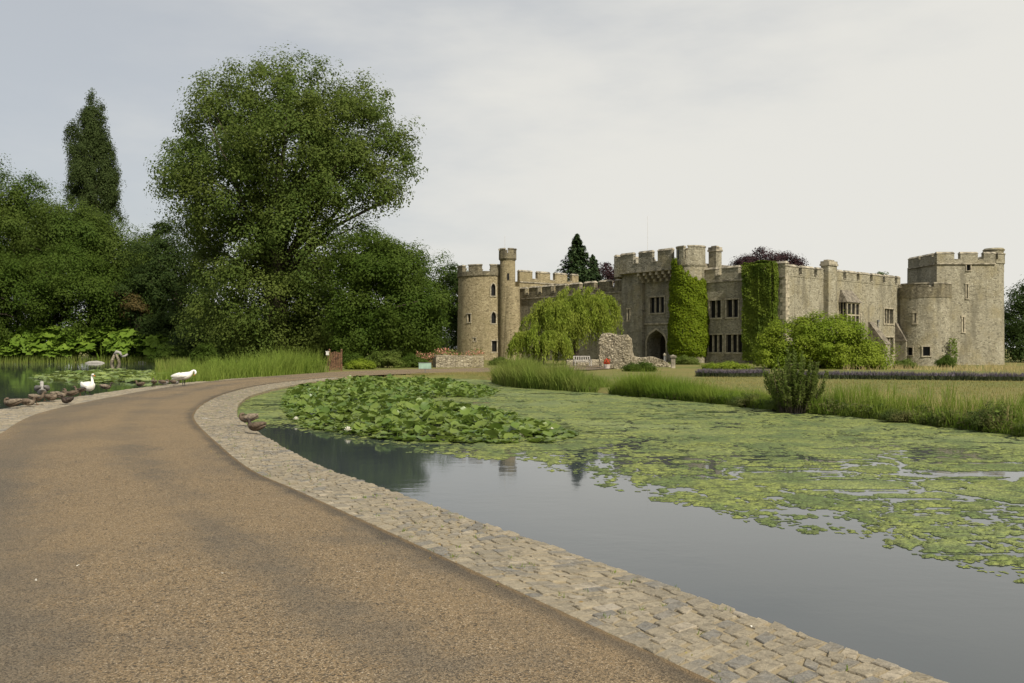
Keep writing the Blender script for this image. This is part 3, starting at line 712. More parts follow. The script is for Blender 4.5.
# iris leaves, upright, behind the right bank
for i, (px, py, h) in enumerate([(868,404,.75),(893,402,.7),(925,406,.85),(948,404,.8),(905,412,.6),(843,408,.6)]):
    x, y = G(px, py, -.05); rr = np.random.default_rng(60+i)
    P = np.column_stack([rr.normal(size=(26,2))*.10, np.zeros(26)])
    v, f = blades(rr, P, rr.uniform(.55, 1, 26)*h, .022, .22, .2); o = npmesh('iris_plant', v, f, M['L_grass'], smooth=True); o.location = (x, y, -.08)
    tag(o, ['upright iris leaves left of the wide gap in the bank grass','pale upright iris clump between two taller clumps on right bank','tallest clump of upright iris leaves on the right bank','upright iris clump nearest the dark bramble on right bank','low iris leaves close to the water on right bank','short iris leaves just right of the leafy bank shrub'][i], 'plant', 'iris plants on the right bank')
# ---------------------------------------------------------------- the castle (local frame: x along the front, y inwards, z up)
CO = Vector((28, 87)); EX = Vector((.63, -.776)); EY = Vector((.776, .63))
castle = empty('castle', (CO.x, CO.y, 0), math.atan2(-.776, .63))
tag(castle, 'grey ragstone castle with battlements, round towers and a gatehouse behind the pond', 'castle')
def loc(px, d):
    x, y = XD(px, d); v = Vector((x-CO.x, y-CO.y)); return (v.dot(EX), v.dot(EY))
def frame(o, t, n):      # point = o + t*u + n*out
    return lambda u, out, z: (o[0]+t[0]*u+n[0]*out, o[1]+t[1]*u+n[1]*out, z)
FA = lambda p=0.0: frame((0, -p), (1, 0), (0, -1))          # front wall, u = local x
FB = lambda p=0.0: frame((p, 0), (0, 1), (1, 0))            # right wall, u = local y
def FC(cx, cy, r, ang):                                      # a spot on a round tower
    n = (math.cos(ang), math.sin(ang)); return frame((cx+n[0]*r, cy+n[1]*r), (-n[1], n[0]), n)

def cut(o, cutters):
    c = cutters.build('cutter', M['dark'], castle)
    m = o.modifiers.new('b', 'BOOLEAN'); m.object = c; m.operation = 'DIFFERENCE'; m.solver = 'EXACT'
    dg = bpy.context.evaluated_depsgraph_get(); dg.update()
    me = bpy.data.meshes.new_from_object(o.evaluated_get(dg)); o.modifiers.clear(); old = o.data; o.data = me
    bpy.data.meshes.remove(old); cm = c.data; bpy.data.objects.remove(c); bpy.data.meshes.remove(cm)

def window(part, cutters, fr, u0, u1, z0, z1, lights=1, rows=1, dep=.35, fw=.16, arch=False, mat='dressed', lbl=None):
    mb = MB()
    if arch:
        zm = z1 - (u1-u0)*.75; um = (u0+u1)/2
        prof = [(u0,z0),(u1,z0),(u1,zm),(u1-(u1-u0)*.14,zm+(z1-zm)*.55),(um,z1),(u0+(u1-u0)*.14,zm+(z1-zm)*.55),(u0,zm)]
        n = len(prof)
        cutters.add([fr(a,-dep,b) for a,b in prof]+[fr(a,.5,b) for a,b in prof], [tuple(range(n)), tuple(range(2*n-1,n-1,-1))]+[(i,n+i,n+(i+1)%n,(i+1)%n) for i in range(n)])
        mb.add([fr(a,-dep+.04,b) for a,b in prof]+[fr(a,-dep+.07,b) for a,b in prof], [tuple(range(n)), tuple(range(2*n-1,n-1,-1))]+[(i,n+i,n+(i+1)%n,(i+1)%n) for i in range(n)], 0)
        out = [(um+(a-um)*(1+2*fw/(u1-u0)), z0-fw if b == z0 else b+(fw if b > zm else 0)) for a,b in prof]
        for i in range(n):
            j = (i+1) % n
            mb.hexa([fr(prof[i][0],-.03,prof[i][1]),fr(prof[j][0],-.03,prof[j][1]),fr(out[j][0],-.03,out[j][1]),fr(out[i][0],-.03,out[i][1]),
                     fr(prof[i][0],.05,prof[i][1]),fr(prof[j][0],.05,prof[j][1]),fr(out[j][0],.05,out[j][1]),fr(out[i][0],.05,out[i][1])], 1)
    else:
        cutters.fbox(fr, u0, u1, -dep, .5, z0, z1)
        mb.fbox(fr, u0+.002, u1-.002, -dep+.03, -dep+.06, z0+.002, z1-.002, 0)
        if fw > 0:
            mb.fbox(fr, u0-fw, u0-.002, -.03, .05, z0-fw*.2, z1, 1); mb.fbox(fr, u1+.002, u1+fw, -.03, .05, z0-fw*.2, z1, 1)
            mb.fbox(fr, u0-fw-.05, u1+fw+.05, -.03, .10, z1+.002, z1+fw, 1); mb.fbox(fr, u0-fw-.03, u1+fw+.03, -.03, .09, z0-fw*1.1, z0-fw*.2-.002, 1)
        for i in range(1, lights):
            u = u0+(u1-u0)*i/lights; mb.fbox(fr, u-.065, u+.065, -dep+.065, -.06, z0+.003, z1-.003, 1)
        for i in range(1, rows):
            z = z0+(z1-z0)*i/rows; mb.fbox(fr, u0+.003, u1-.003, -dep+.068, -.075, z-.055, z+.055, 1)
    o = mb.build('window', [M['glass'], M[mat]], part)
    if lbl: o['label'] = lbl
    return o

def merlon(mb, fr, u0, u1, o0, o1, z0, z1, mi=0, cmi=1, ov=.07):
    mb.fbox(fr, u0, u1, o0, o1, z0, z1, mi)
    # weathered coping stone, sloping on both sides
    um = (o0+o1)/2
    c = [fr(u0-ov,o0-ov,z1+.003),fr(u1+ov,o0-ov,z1+.003),fr(u1+ov,o1+ov,z1+.003),fr(u0-ov,o1+ov,z1+.003),
         fr(u0+ov*.6,um-.1,z1+.24),fr(u1-ov*.6,um-.1,z1+.24),fr(u1-ov*.6,um+.1,z1+.24),fr(u0+ov*.6,um+.1,z1+.24)]
    mb.hexa(c, cmi)
def crenel(mb, fr, u0, u1, zb, zl, zt, mw, gap, th=.5, first=True, string=True):
    """parapet zb..zl with merlons up to zt; th thick, outer face 2 mm.. proud"""
    mb.fbox(fr, u0, u1, -th, .04, zb, zl, 0)
    if string: mb.fbox(fr, u0, u1, -.02, .13, zb-.16, zb-.003, 1)
    u = u0 if first else u0+gap
    while u < u1-.25:
        e = min(u+mw, u1)
        merlon(mb, fr, u, e, -th+.01, .035, zl+.003, zt); u = e+gap
    # sills of the gaps
    u = (u0+mw if first else u0)
    while u < u1-.1:
        e = min(u+gap, u1)
        if e-u > .1: mb.fbox(fr, u+.08, e-.08, -th-.04, .10, zl+.002, zl+.09, 1)
        u = e+mw
def crenel_round(mb, cx, cy, r, zb, zl, zt, n, frac=.66, ph=0.0, th=.45, a0=0, a1=2*math.pi, ov=.1):
    mb.sector(cx, cy, r-th, r+ov, a0, a1, zb, zl, max(8, int((a1-a0)*6)), 0) if a1-a0 < 6.28 else [mb.sector(cx, cy, r-th, r+ov, a0+k*math.pi/2, a0+(k+1)*math.pi/2, zb, zl, 7, 0) for k in range(4)]
    st = (a1-a0)/n
    for i in range(n):
        b = a0+ph+i*st; e = b+st*frac
        mb.sector(cx, cy, r-th+.01, r+ov-.01, b, e, zl+.003, zt, 4, 0); mb.sector(cx, cy, r-th-.05, r+ov+.06, b-.02, e+.02, zt+.003, zt+.16, 4, 1)
ST = [M['stone'], M['coping']]; WE = [M['weather'], M['coping']]

# main block: front (y=0) and right side (x=0)
mb = MB(); mb.box(-43.5, 0, 0, 24, -1.2, 9.0); main = mb.build('main_block', M['stone'], castle)
cu = MB()
z = dict(lights=2, fw=.15)
window(main, cu, FA(), -9.55, -8.05, 4.95, 6.85, 2); window(main, cu, FA(), -7.3, -5.8, 4.95, 6.85, 2)
window(main, cu, FA(), -9.9, -7.85, 1.15, 3.05, 3); window(main, cu, FA(), -7.35, -5.25, 1.15, 3.05, 3)
window(main, cu, FB(), 20.2, 22.3, 4.5, 6.2, 3, 1); window(main, cu, FB(), 20.35, 22.3, .8, 2.85, 3, 1)
window(main, cu, FB(), 14.3, 14.75, 3.9, 5.4, 1, 1)
window(main, cu, FA(), -26.4, -26.0, 5.2, 6.6, 1, 1, fw=.12); window(main, cu, FA(), -37.2, -36.8, 5.0, 6.4, 1, 1, fw=.12)
cut(main, cu)
p = MB(); crenel(p, FA(), -43.4, -22.2, 8.6, 9.05, 9.95, 1.9, .85, .6); p.build('curtain_parapet', WE, castle)
p = MB(); crenel(p, FA(), -10.95, -.02, 9.0, 9.55, 10.3, 2.2, .8, .6); p.build('front_parapet', ST, castle)
p = MB(); crenel(p, FB(), .05, 24, 9.0, 9.2, 10.0, 2.3, .6, .5, string=False); p.build('side_parapet', ST, castle)
p = MB(); p.box(-40.5, -1, 1.2, 23, 9.0, 9.25); p.box(-38, -3, 5, 19, 9.25, 9.6); p.build('roof', M['lead'], castle)
# quoins on the corner
p = MB()
for i in range(21):
    zz = -.4+i*.45; a = .62 if i % 2 else .34
    p.box(-a, .05, -.05, .96-a, zz, zz+.43)
p.build('corner_quoins', M['dressed'], castle)
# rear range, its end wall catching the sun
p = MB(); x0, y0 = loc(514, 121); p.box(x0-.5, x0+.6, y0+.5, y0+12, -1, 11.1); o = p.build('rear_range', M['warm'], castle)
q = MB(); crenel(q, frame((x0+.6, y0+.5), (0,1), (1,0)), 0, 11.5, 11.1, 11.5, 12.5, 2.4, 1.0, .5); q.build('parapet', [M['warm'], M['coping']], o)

# round tower on the left with its stair turret
cx, cy = loc(486, 121); r0 = 4.0
mb = MB(); mb.cyl(cx, cy, r0*1.04, -1.2, 11.6, 40, r0*.985); tw = mb.build('round_tower', M['warm'], castle, smooth=True, angle=35)
cu = MB(); dirv = Vector((-EX.dot(Vector(XD(486,121)).normalized()), -EY.dot(Vector(XD(486,121)).normalized()))); fa = math.atan2(dirv.y, dirv.x)
def spot(px): return fa + math.asin(max(-1, min(1, (px-486)/28.5)))
for px, zb, zt, w, ar in ((493,8.8,10.5,.62,True),(493.3,5.0,6.6,.66,True),(469.5,5.2,6.3,.46,False),(494,1.1,2.6,.7,False),(475,2.6,2.95,.25,False)):
    window(tw, cu, FC(cx, cy, r0*1.01, spot(px)), -w/2, w/2, zb, zt, 1, 1, .4, .14, ar)
cut(tw, cu)
p = MB(); crenel_round(p, cx, cy, r0, 11.6, 12.2, 13.0, 8, .62, .28); p.build('parapet', [M['weather'], M['coping']], tw)
tx, ty = loc(507.5, 117.2); rt = 1.05
mb = MB(); mb.cyl(tx, ty, rt*1.06, -1.2, 13.6, 22, rt); mb.cyl(tx+.5, ty+.3, rt*1.35, -1.2, 10.0, 22, rt*1.05); tt = mb.build('stair_turret', M['warm'], castle, smooth=True, angle=35)
p = MB(); p.cyl(tx, ty, rt*1.02, 13.6, 13.85, 22, rt*1.18); crenel_round(p, tx, ty, rt*1.12, 13.86, 14.6, 15.1, 6, .68, .4, .25, ov=.04); p.build('parapet', [M['weather'], M['coping']], tt)
p = MB(); p.fbox(FC(tx, ty, rt*1.03, fa+.05), -.14, .14, -.05, .012, 10.9, 11.8); p.build('window', M['glass'], tt)
p = MB(); p.tube([(tx-.6,ty,13.5),(tx-.6,ty,17.2)], [.03,.02], 6); p.build('flagpole', M['lychgrey'], castle)

# gatehouse: two turrets, a recessed bay, corbelled parapet
gh = MB(); gh.box(-21.8, -11.0, -.45, 6, -1.2, 10.9); gate = gh.build('gatehouse', M['cut'], castle)
cu = MB()
window(gate, cu, FA(.45), -17.95, -15.75, 5.75, 7.55, 3, 1, .35, .17)
# gateway arch
fr = FA(.45); u0, u1, um = -18.4, -15.5, -16.95
prof = [(u0,-.6),(u1,-.6),(u1,2.35),(u1-.18,2.85),(u1-.55,3.25),(um+.35,3.55),(um,3.75),(um-.35,3.55),(u0+.55,3.25),(u0+.18,2.85),(u0,2.35)]
n = len(prof)
cu.add([fr(a,-2.6,b) for a,b in prof]+[fr(a,.5,b) for a,b in prof], [tuple(range(n)), tuple(range(2*n-1,n-1,-1))]+[(i,n+i,n+(i+1)%n,(i+1)%n) for i in range(n)])
cut(gate, cu)
cu = MB(); cu.box(u0-.02, u1+.02, -.5, 2.4, -.9, 3.9); cut(main, cu)
p = MB()
for a, b in zip(prof[1:], prof[2:]+prof[:1]):
    if a[1] < 0 and b[1] < 0: continue
    k = lambda q: (um+(q[0]-um)*1.15, q[1] if q[1] < 0 else q[1]+.22*(q[1] > 2.5))
    A, B = k(a), k(b)
    p.hexa([fr(a[0],-.03,a[1]),fr(b[0],-.03,b[1]),fr(B[0],-.03,B[1]),fr(A[0],-.03,A[1]),fr(a[0],.06,a[1]),fr(b[0],.06,b[1]),fr(B[0],.06,B[1]),fr(A[0],.06,A[1])])
p.fbox(fr, u0-.75, u1+.6, -.02, .16, 4.35, 4.55); p.fbox(fr, u0-.75, u0-.57, -.02, .14, .2, 4.346)
p.build('gateway_arch', M['dressed'], gate)
p = MB(); p.fbox(fr, u0+.01, u1-.01, -2.55, -2.35, -.6, 3.7)
for i in range(7): p.fbox(fr, u0+.03+i*.4, u0+.39+i*.4, -2.345, -2.31, -.5, 3.6)
p.build('gate_door', M['dark'], gate)
# left turret: half octagon; right turret: round
mb = MB(); a = [math.pi/8+k*math.pi/4 for k in range(8)]
mb.prism([(-22.5,1.5),(-22.5,-.5),(-21.7,-1.25),(-19.15,-1.25),(-18.75,-.9),(-18.75,1.5)], -1.2, 10.9); lt = mb.build('octagonal_turret', M['cut'], castle)
cu = MB(); window(lt, cu, FA(1.25), -20.75, -20.5, 4.95, 6.25, 1, 1, .4, .17); cut(lt, cu)
mb = MB(); mb.cyl(-11.5, -.9, 1.62, -1.2, 10.6, 28, 1.5); rtur = mb.build('round_turret', M['stone'], castle, smooth=True, angle=35)
p = MB(); p.cyl(-11.5, -.9, 1.52, 10.6, 10.8, 28, 1.62); crenel_round(p, -11.5, -.9, 1.55, 10.803, 11.5, 12.8, 3, .86, 1.0, .4, ov=.07); p.build('parapet', ST, rtur)
p = MB(); p.fbox(FC(-11.5, -.9, 1.63, -math.pi/2-.3), -.09, .09, -.05, .012, 11.5, 12.5); p.build('arrow_slit', M['glass'], rtur)
p = MB(); fr = FA(1.75)
crenel(p, fr, -21.5, -13.0, 10.55, 11.55, 12.75, 2.1, .85, .42, string=False)
p.fbox(fr, -21.5, -13.0, -.03, .14, 10.5, 10.62, 1)
fs = frame((-23.45,-1.7),(0,1),(-1,0)); crenel(p, frame((-22.55,-1.7),(0,1),(-1,0)), .0, 7.2, 10.2, 11.55, 12.7, 1.8, .8, .42)
p.hexa([(-22.58,-1.74,10.2),(-21.49,-1.77,10.2),(-21.49,-1.1,10.2),(-22.0,-1.1,10.2),(-22.58,-1.74,12.6),(-21.49,-1.77,12.6),(-21.49,-1.1,12.6),(-22.0,-1.1,12.6)], 0)
p.build('gate_parapet', [M['cut'], M['coping']], gate)
p = MB()
for i in range(6):
    u = -18.7+i*.95
    for k, (o1, zz) in enumerate(((.55,9.35),(.95,9.72),(1.3,10.08))):
        p.fbox(FA(.45), u-.16, u+.16, -.05, o1, zz, zz+.36)
p.fbox(FA(.45), -21.4, -13.1, -.05, 1.28, 10.445, 10.495)
p.build('corbels', M['dressed'], gate)
p = MB(); p.box(-21.7, -11.1, .5, 6, 10.9, 11.2); p.build('roof', M['lead'], gate)
p = MB(); p.tube([(-23.2,5.0,8),(-23.2,5.0,18.4)], [.03,.016], 6); p.build('flagpole', M['lychgrey'], castle)

# chimneys
def chimney(x0, x1, y0, y1, z0, z1, name='chimney'):
    p = MB(); p.box(x0, x1, y0, y1, z0, z1-.5, 0); p.box(x0-.1, x1+.1, y0-.1, y1+.1, z1-.5, z1-.28, 1); p.box(x0-.04, x1+.04, y0-.04, y1+.04, z1-.278, z1, 1)
    p.box(x0+.2, x1-.2, y0+.2, y1-.2, z1, z1+.16, 1); return p.build(name, [M['stone'], M['coping']], castle)
chimney(-10.9, -9.85, 1.5, 2.5, 8.5, 13.0)
chimney(-.3, .6, 7.1, 8.8, -1.2, 10.95)
# bay window on the right side
p = MB(); p.fbox(FB(), 10.3, 13.0, -.1, .95, 3.1, 3.9, 0); p.fbox(FB(), 10.3, 13.0, -.1, .75, 3.903, 6.6, 2)
for u in (10.3, 11.16, 12.02, 12.86): p.fbox(FB(), u, u+.15, .76, .93, 3.903, 6.6, 1)
for zz in (3.9, 5.15, 6.45): p.fbox(FB(), 10.302, 13.0, .755, .90, zz+.004, zz+.15, 1)
for oo in (.05, .42): p.fbox(FB(), 10.285, 10.299, oo, oo+.1, 3.91, 6.6, 1)
p.hexa([(-.05,10.1,6.61),(1.1,10.1,6.61),(1.1,13.2,6.61),(-.05,13.2,6.61),(-.05,10.5,8.0),(.12,10.5,8.0),(.12,12.8,8.0),(-.05,12.8,8.0)], 3)
p.hexa([(-.05,10.5,2.2),(.1,10.5,2.2),(.1,12.8,2.2),(-.05,12.8,2.2),(-.05,10.32,3.098),(.9,10.32,3.098),(.9,12.98,3.098),(-.05,12.98,3.098)], 0)
p.build('bay_window', [M['stone'], M['dressed'], M['glass'], M['lead']], castle)
# buttresses
def buttress(u0, u1, h, out, lean):
    p = MB(); p.hexa([(-.05,u0,-1.2),(out,u0,-1.2),(out,u1,-1.2),(-.05,u1,-1.2),(-.05,u0,h-lean),(out,u0,h-lean),(out,u1,h-lean),(-.05,u1,h-lean)], 0)
    p.hexa([(-.05,u0-.06,h-lean+.003),(out+.08,u0-.06,h-lean+.003),(out+.08,u1+.06,h-lean+.003),(-.05,u1+.06,h-lean+.003),(-.05,u0-.06,h),(.08,u0-.06,h),(.08,u1+.06,h),(-.05,u1+.06,h)], 1)
    return p.build('buttress', [M['stone'], M['lead']], castle)
buttress(16.6, 17.7, 4.6, 2.0, 2.6); buttress(22.8, 23.6, 4.6, 1.3, 2.2)
for u in (18.6, ):
    p = MB(); p.tube([(.08,u,2.5),(.08,u,4.6)], [.06,.06], 6); p.box(.02, .2, u-.14, u+.14, 4.6, 4.85); p.build('downpipe', M['metal'], castle)
# low round tower at the far right corner
cx2, cy2 = loc(923.5, 102); r2 = 2.98
mb = MB(); mb.cyl(cx2, cy2, r2*1.05, -1.6, 7.5, 36, r2); nt = mb.build('corner_tower', M['stone'], castle, smooth=True, angle=35)
cu = MB(); dv = Vector(XD(926,102)).normalized(); fa2 = math.atan2(-EY.dot(dv), -EX.dot(dv))
for px, zb, zt, w, fw in ((913,.75,1.65,.62,.1),(929,.7,1.75,.75,.14)):
    window(nt, cu, FC(cx2, cy2, r2*1.035, fa2+math.asin((px-926)/28)), -w/2, w/2, zb, zt, 1, 1, .45, fw)
window(nt, cu, FC(cx2, cy2, r2*1.015, fa2+math.asin(-8/28)), -.08, .08, 4.6, 5.7, 1, 1, .3, .2)
cut(nt, cu)
p = MB(); crenel_round(p, cx2, cy2, r2, 7.5, 8.75, 9.1, 5, .86, .5, .5, ov=.06); p.build('parapet', WE, nt)
# big tower
arc = [(5.0+1.86*math.cos(R(t_)), 36.2+1.86*math.sin(R(t_))) for t_ in range(-38, 100, 11)]
poly = [(-3.8,33.4),(1.9,29.3)] + arc + [(1.5,40.6),(-3.0,39.6)]
mb = MB(); mb.prism(poly, -1.8, 12.0, 0, [(q[0]+(1.3-q[0])*.015, q[1]+(35-q[1])*.015) for q in poly]); bt = mb.build('great_tower', M['stone'], castle, smooth=True, angle=25)
def edgefr(a, b):
    L = math.hypot(b[0]-a[0], b[1]-a[1]); t = ((b[0]-a[0])/L, (b[1]-a[1])/L); return frame(a, t, (t[1], -t[0])), L
cu = MB(); fr, L = edgefr(poly[1], poly[2])
window(bt, cu, fr, L*.50, L*.50+.16, 7.7, 9.4, 1, 1, .4, .13); window(bt, cu, fr, L*.44, L*.44+.13, 3.6, 5.4, 1, 1, .4, .18); window(bt, cu, fr, L*.50, L*.50+.5, 11.1, 11.8, 1, 1, .3, .1)
cut(bt, cu)
p = MB()
crenel_round(p, 5.0, 36.2, 1.86, 12.0, 12.45, 13.1, 3, .8, .12, .5, R(-38), R(100), ov=.03)
for i in (0, 1, len(poly)-3, len(poly)-2, len(poly)-1):
    fr, L = edgefr(poly[i], poly[(i+1) % len(poly)])
    if i == 1: crenel(p, fr, .02, L-.1, 12.0, 12.4, 13.15, 2.15, .75, .55)
    elif i == 0: crenel(p, fr, .4, L-.3, 12.0, 12.6, 13.1, 2.6, .4, .55)
    else: crenel(p, fr, .5, L-.5, 12.0, 12.5, 13.1, 2.0, .6, .5)
p.build('parapet', ST, bt)
tx2, ty2 = loc(995.5, 105.6)
mb = MB(); tx2, ty2 = 5.45, 36.9; mb.cyl(tx2, ty2, 1.15, 11.0, 13.6, 26, 1.1); mb.cyl(tx2, ty2, 1.15, 13.603, 13.8, 26, 1.25); mb.cyl(tx2, ty2, 1.25, 13.803, 14.0, 26, 1.05)
mb.build('stair_turret', M['stone'], bt, smooth=True, angle=35)

# ivy on the castle
def ivy(name, label, surf, n, size, mat, seed, thick=.35):
    r = np.random.default_rng(seed); P, N = surf(r, n); k = r.random((len(P),1))
    wob = .5+.5*np.sin(P[:,2:3]*1.9+P[:,:1]*2.3)*np.sin(P[:,2:3]*.8+P[:,1:2]*1.7+1)
    P = P + N*(thick*(.35+.65*wob)*(.25+.75*k)); nn = unit(N*.9 + np.array([0,0,.35]) + r.normal(size=P.shape)*.45)
    v, f = leafquads(P, nn, size*r.uniform(.6, 1.3, len(P)), r, .85); o = npmesh(name, v, f, mat)
    o.location = castle.location; o.rotation_euler = castle.rotation_euler; return tag(o, label, 'ivy')
def surf_turret(r, n):
    a = r.uniform(-math.pi-.55, .75, n); z_ = r.uniform(0, 1, n)**.9; zt = np.interp(a, [-math.pi-.55,-2.5,-1.9,-1.2,-.5,.75], [10.9,11.6,11.9,10.6,9.6,9.2]) - .5*np.abs(np.sin(a*7))
    zz = .6 + (zt-.6)*z_; flare = np.interp(zz, [.4, 1.2, 3, 7, 10.5], [-.15, .35, .45, .25, .0])
    keep = ~((a < -2.45) & (zz > 10.1)); nn = np.column_stack([np.cos(a), np.sin(a), np.zeros(n)])
    P = np.column_stack([-11.75+np.cos(a)*(1.62+flare*.8), -.95+np.sin(a)*(1.62+flare*.8), zz]); return P[keep], nn[keep]
ivy('climbing_ivy', 'bright yellow green ivy sheathing the round turret beside the castle gateway', surf_turret, 20000, .21, M['L_ivyl'], 71, .5)
def surf_panel(r, n):
    u = r.uniform(-4.6, -1.1, n); f = r.random(n); zz = .3 + (10.35-.3)*r.random(n)
    pr = .75; side = f < .26; P = np.column_stack([u, np.full(n, -pr), zz]); N = np.tile([0.,-1.,0.], (n,1))
    P[side] = np.column_stack([np.full(side.sum(), -1.1), -pr*r.random(side.sum()), zz[side]]); N[side] = [1,0,0]
    top = f > .92; P[top] = np.column_stack([u[top], -pr*r.random(top.sum()), np.full(top.sum(), 10.35)]); N[top] = [0,0,1]
    mid_ = (f > .26) & (f < .38); P[mid_,0] = -2.6 ; P[mid_,1] = -pr*(.3+r.random(mid_.sum())); N[mid_] = [.8,-.6,0]
    return P, N
ivy('climbing_ivy', 'tall flat topped column of darker green ivy on the wall beside the stone corner', surf_panel, 19000, .22, M['L_ivyd'], 72, .4)
def surf_patch(r, n):
    a = fa2 + 1.05 + r.normal(size=n)*.12; zz = -.5 + 3.2*r.random(n)**1.5; return np.column_stack([cx2+np.cos(a)*3.5, cy2+np.sin(a)*3.5, zz]), np.column_stack([np.cos(a), np.sin(a), np.zeros(n)])
ivy('climbing_ivy', 'small ivy patch climbing the right edge of the low round tower', surf_patch, 420, .24, M['L_shrub'], 73, .4)

# ---------------------------------------------------------------- garden walls and small things
def rubble_block(name, label, outline, y0, y1, seed, mat='rubble', rough=.10, parent=None):
    """ragged masonry: an outline in x,z extruded in y, subdivided and roughened"""
    bm = bmesh.new(); a = [bm.verts.new((q[0], y0, q[1])) for q in outline]; b = [bm.verts.new((q[0], y1, q[1])) for q in outline]; n = len(outline)
    bm.faces.new(a); bm.faces.new(b[::-1])
    for i in range(n): bm.faces.new((a[i], b[i], b[(i+1)%n], a[(i+1)%n]))
    bmesh.ops.recalc_face_normals(bm, faces=bm.faces); me = bpy.data.meshes.new(name); bm.to_mesh(me); bm.free(); rr = random.Random(seed)
    tmp = bpy.data.objects.new('tmp', me); COL.objects.link(tmp); m = tmp.modifiers.new('r', 'REMESH'); m.mode = 'VOXEL'; m.voxel_size = .09
    dg = bpy.context.evaluated_depsgraph_get(); dg.update(); me2 = bpy.data.meshes.new_from_object(tmp.evaluated_get(dg)); bpy.data.objects.remove(tmp); bpy.data.meshes.remove(me); me = me2; me.name = name
    for v in me.vertices:
        c = v.co; k = math.sin(c.x*5.1+c.z*3.3+seed)*.5+math.sin(c.x*2.3-c.z*4.7+c.y*3)*.5
        v.co = c + Vector((rr.uniform(-1,1), rr.uniform(-1,1)+k*.8, rr.uniform(-.7,.7)))*rough*.6
    me.update(); return tag(link(name, me, M[mat]), label, 'wall')
x, y = XD(616, 68)
w = rubble_block('ruined_wall', 'broken stub of rough tan rubble wall standing alone before the gatehouse', [(-1.25,-.5),(1.35,-.5),(1.4,.9),(1.25,1.3),(1.15,2.35),(.9,2.7),(.2,2.65),(-.5,2.85),(-1.05,2.78),(-1.3,2.3)], -.5, .7, 3, rough=.07)
w.location = (x, y, -.05); w.rotation_euler = (0, 0, R(-18))
x, y = XD(650, 74); w = rubble_block('rubble_wall', 'low crumbling rubble wall between the ruined stub and the gateway', [(-1.6,-.5),(1.9,-.5),(1.85,.05),(1.1,.55),(.2,.85),(-.8,.75),(-1.6,.9)], -.3, .4, 4, rough=.09); w.location = (x, y, 0)
x, y = XD(556, 76); w = rubble_block('rubble_wall', 'low garden wall behind the bench at the willow', [(-.5,-.4),(4.8,-.4),(4.8,.5),(2,.55),(-.5,.5)], -.25, .25, 6, rough=.05); w.location = (x+1.5, y+1.5, 0)
# terrace wall with flowers
x0, y0 = XD(436, 72); x1, y1 = XD(481, 74)
w = rubble_block('terrace_wall', 'low squared stone terrace wall with pink flowers on top left of the round tower', [(0,-.4),(4.1,-.4),(4.1,.95),(0,1.05)], 0, 3.5, 5, rough=.04); w.location = (x0, y0, -.05); w.rotation_euler = (0, 0, R(10))
r = np.random.default_rng(80); P = np.column_stack([r.uniform(-1.6, 4.3, 1500), r.uniform(.1, 3.3, 1500), .95+r.random(1500)**2*.5]); P[:,2] += .22*np.sin(P[:,0]*2)
v, f = leafquads(P, unit(r.normal(size=P.shape)*.6+np.array([0,0,1])), r.uniform(.08,.2,1500), r); a = r.random(1500) < .45
o = npmesh('flower_bed', v, f, [M['L_shrub'], M['L_pink']], midx=a.astype(int)); o.location = (x0, y0, -.05); o.rotation_euler = (0,0,R(10)); tag(o, 'bed of pink and salmon flowers on the stone terrace wall', 'flowers')
# sign
x, y = XD(425, 54); s_ = empty('sign', (x, y, -.05), R(-6)); tag(s_, 'small pale green panel sign on a thin post on the verge behind the lily bed', 'sign')
p = MB(); p.box(-.40,.40,-.015,.015,.34,.70); p.build('panel', M['sign'], s_); p = MB(); p.box(-.43,.43,-.03,-.017,.31,.34); p.box(-.43,.43,-.03,-.017,.70,.73); p.build('rim', M['metal'], s_)
p = MB(); p.tube([(0,.03,-.2),(0,.03,.66)], [.025,.025], 8); p.build('post', M['metal'], s_)
# garden gate
x, y = XD(335.5, 61); g_ = empty('garden_gate', (x, y, -.05), R(8)); tag(g_, 'rusty brown slatted timber gate at the end of the tall reeds', 'gate')
for sx in (-.42, .42):
    p = MB(); p.box(sx-.06, sx+.06, -.06, .06, -.3, 1.5); p.hexa([(sx-.08,-.08,1.5),(sx+.08,-.08,1.5),(sx+.08,.08,1.5),(sx-.08,.08,1.5),(sx-.01,-.01,1.6),(sx+.01,-.01,1.6),(sx+.01,.01,1.6),(sx-.01,.01,1.6)]); p.build('post', M['wood'], g_)
p = MB()
for i in range(6): p.box(-.34+i*.118, -.25+i*.118, -.02, .02, .06, 1.32+.08*math.sin(i/5*3.14))
p.box(-.355, .355, .021, .05, .25, .35); p.box(-.355, .355, .021, .05, 1.05, 1.15); p.build('slat_panel', M['wood'], g_)
x, y = XD(327.5, 60); p = MB(); p.tube([(0,0,-.2),(0,0,1.15)], [.025,.025], 8, 1); p.box(-.1,.1,-.03,.03,1.15,1.38); p.box(-.13,.13,-.05,.05,1.383,1.43); o = p.build('marker_post', [M['lychgrey'], M['wood']]); o.location = (x, y, -.05); tag(o, 'white topped marker post standing left of the brown gate', 'post')
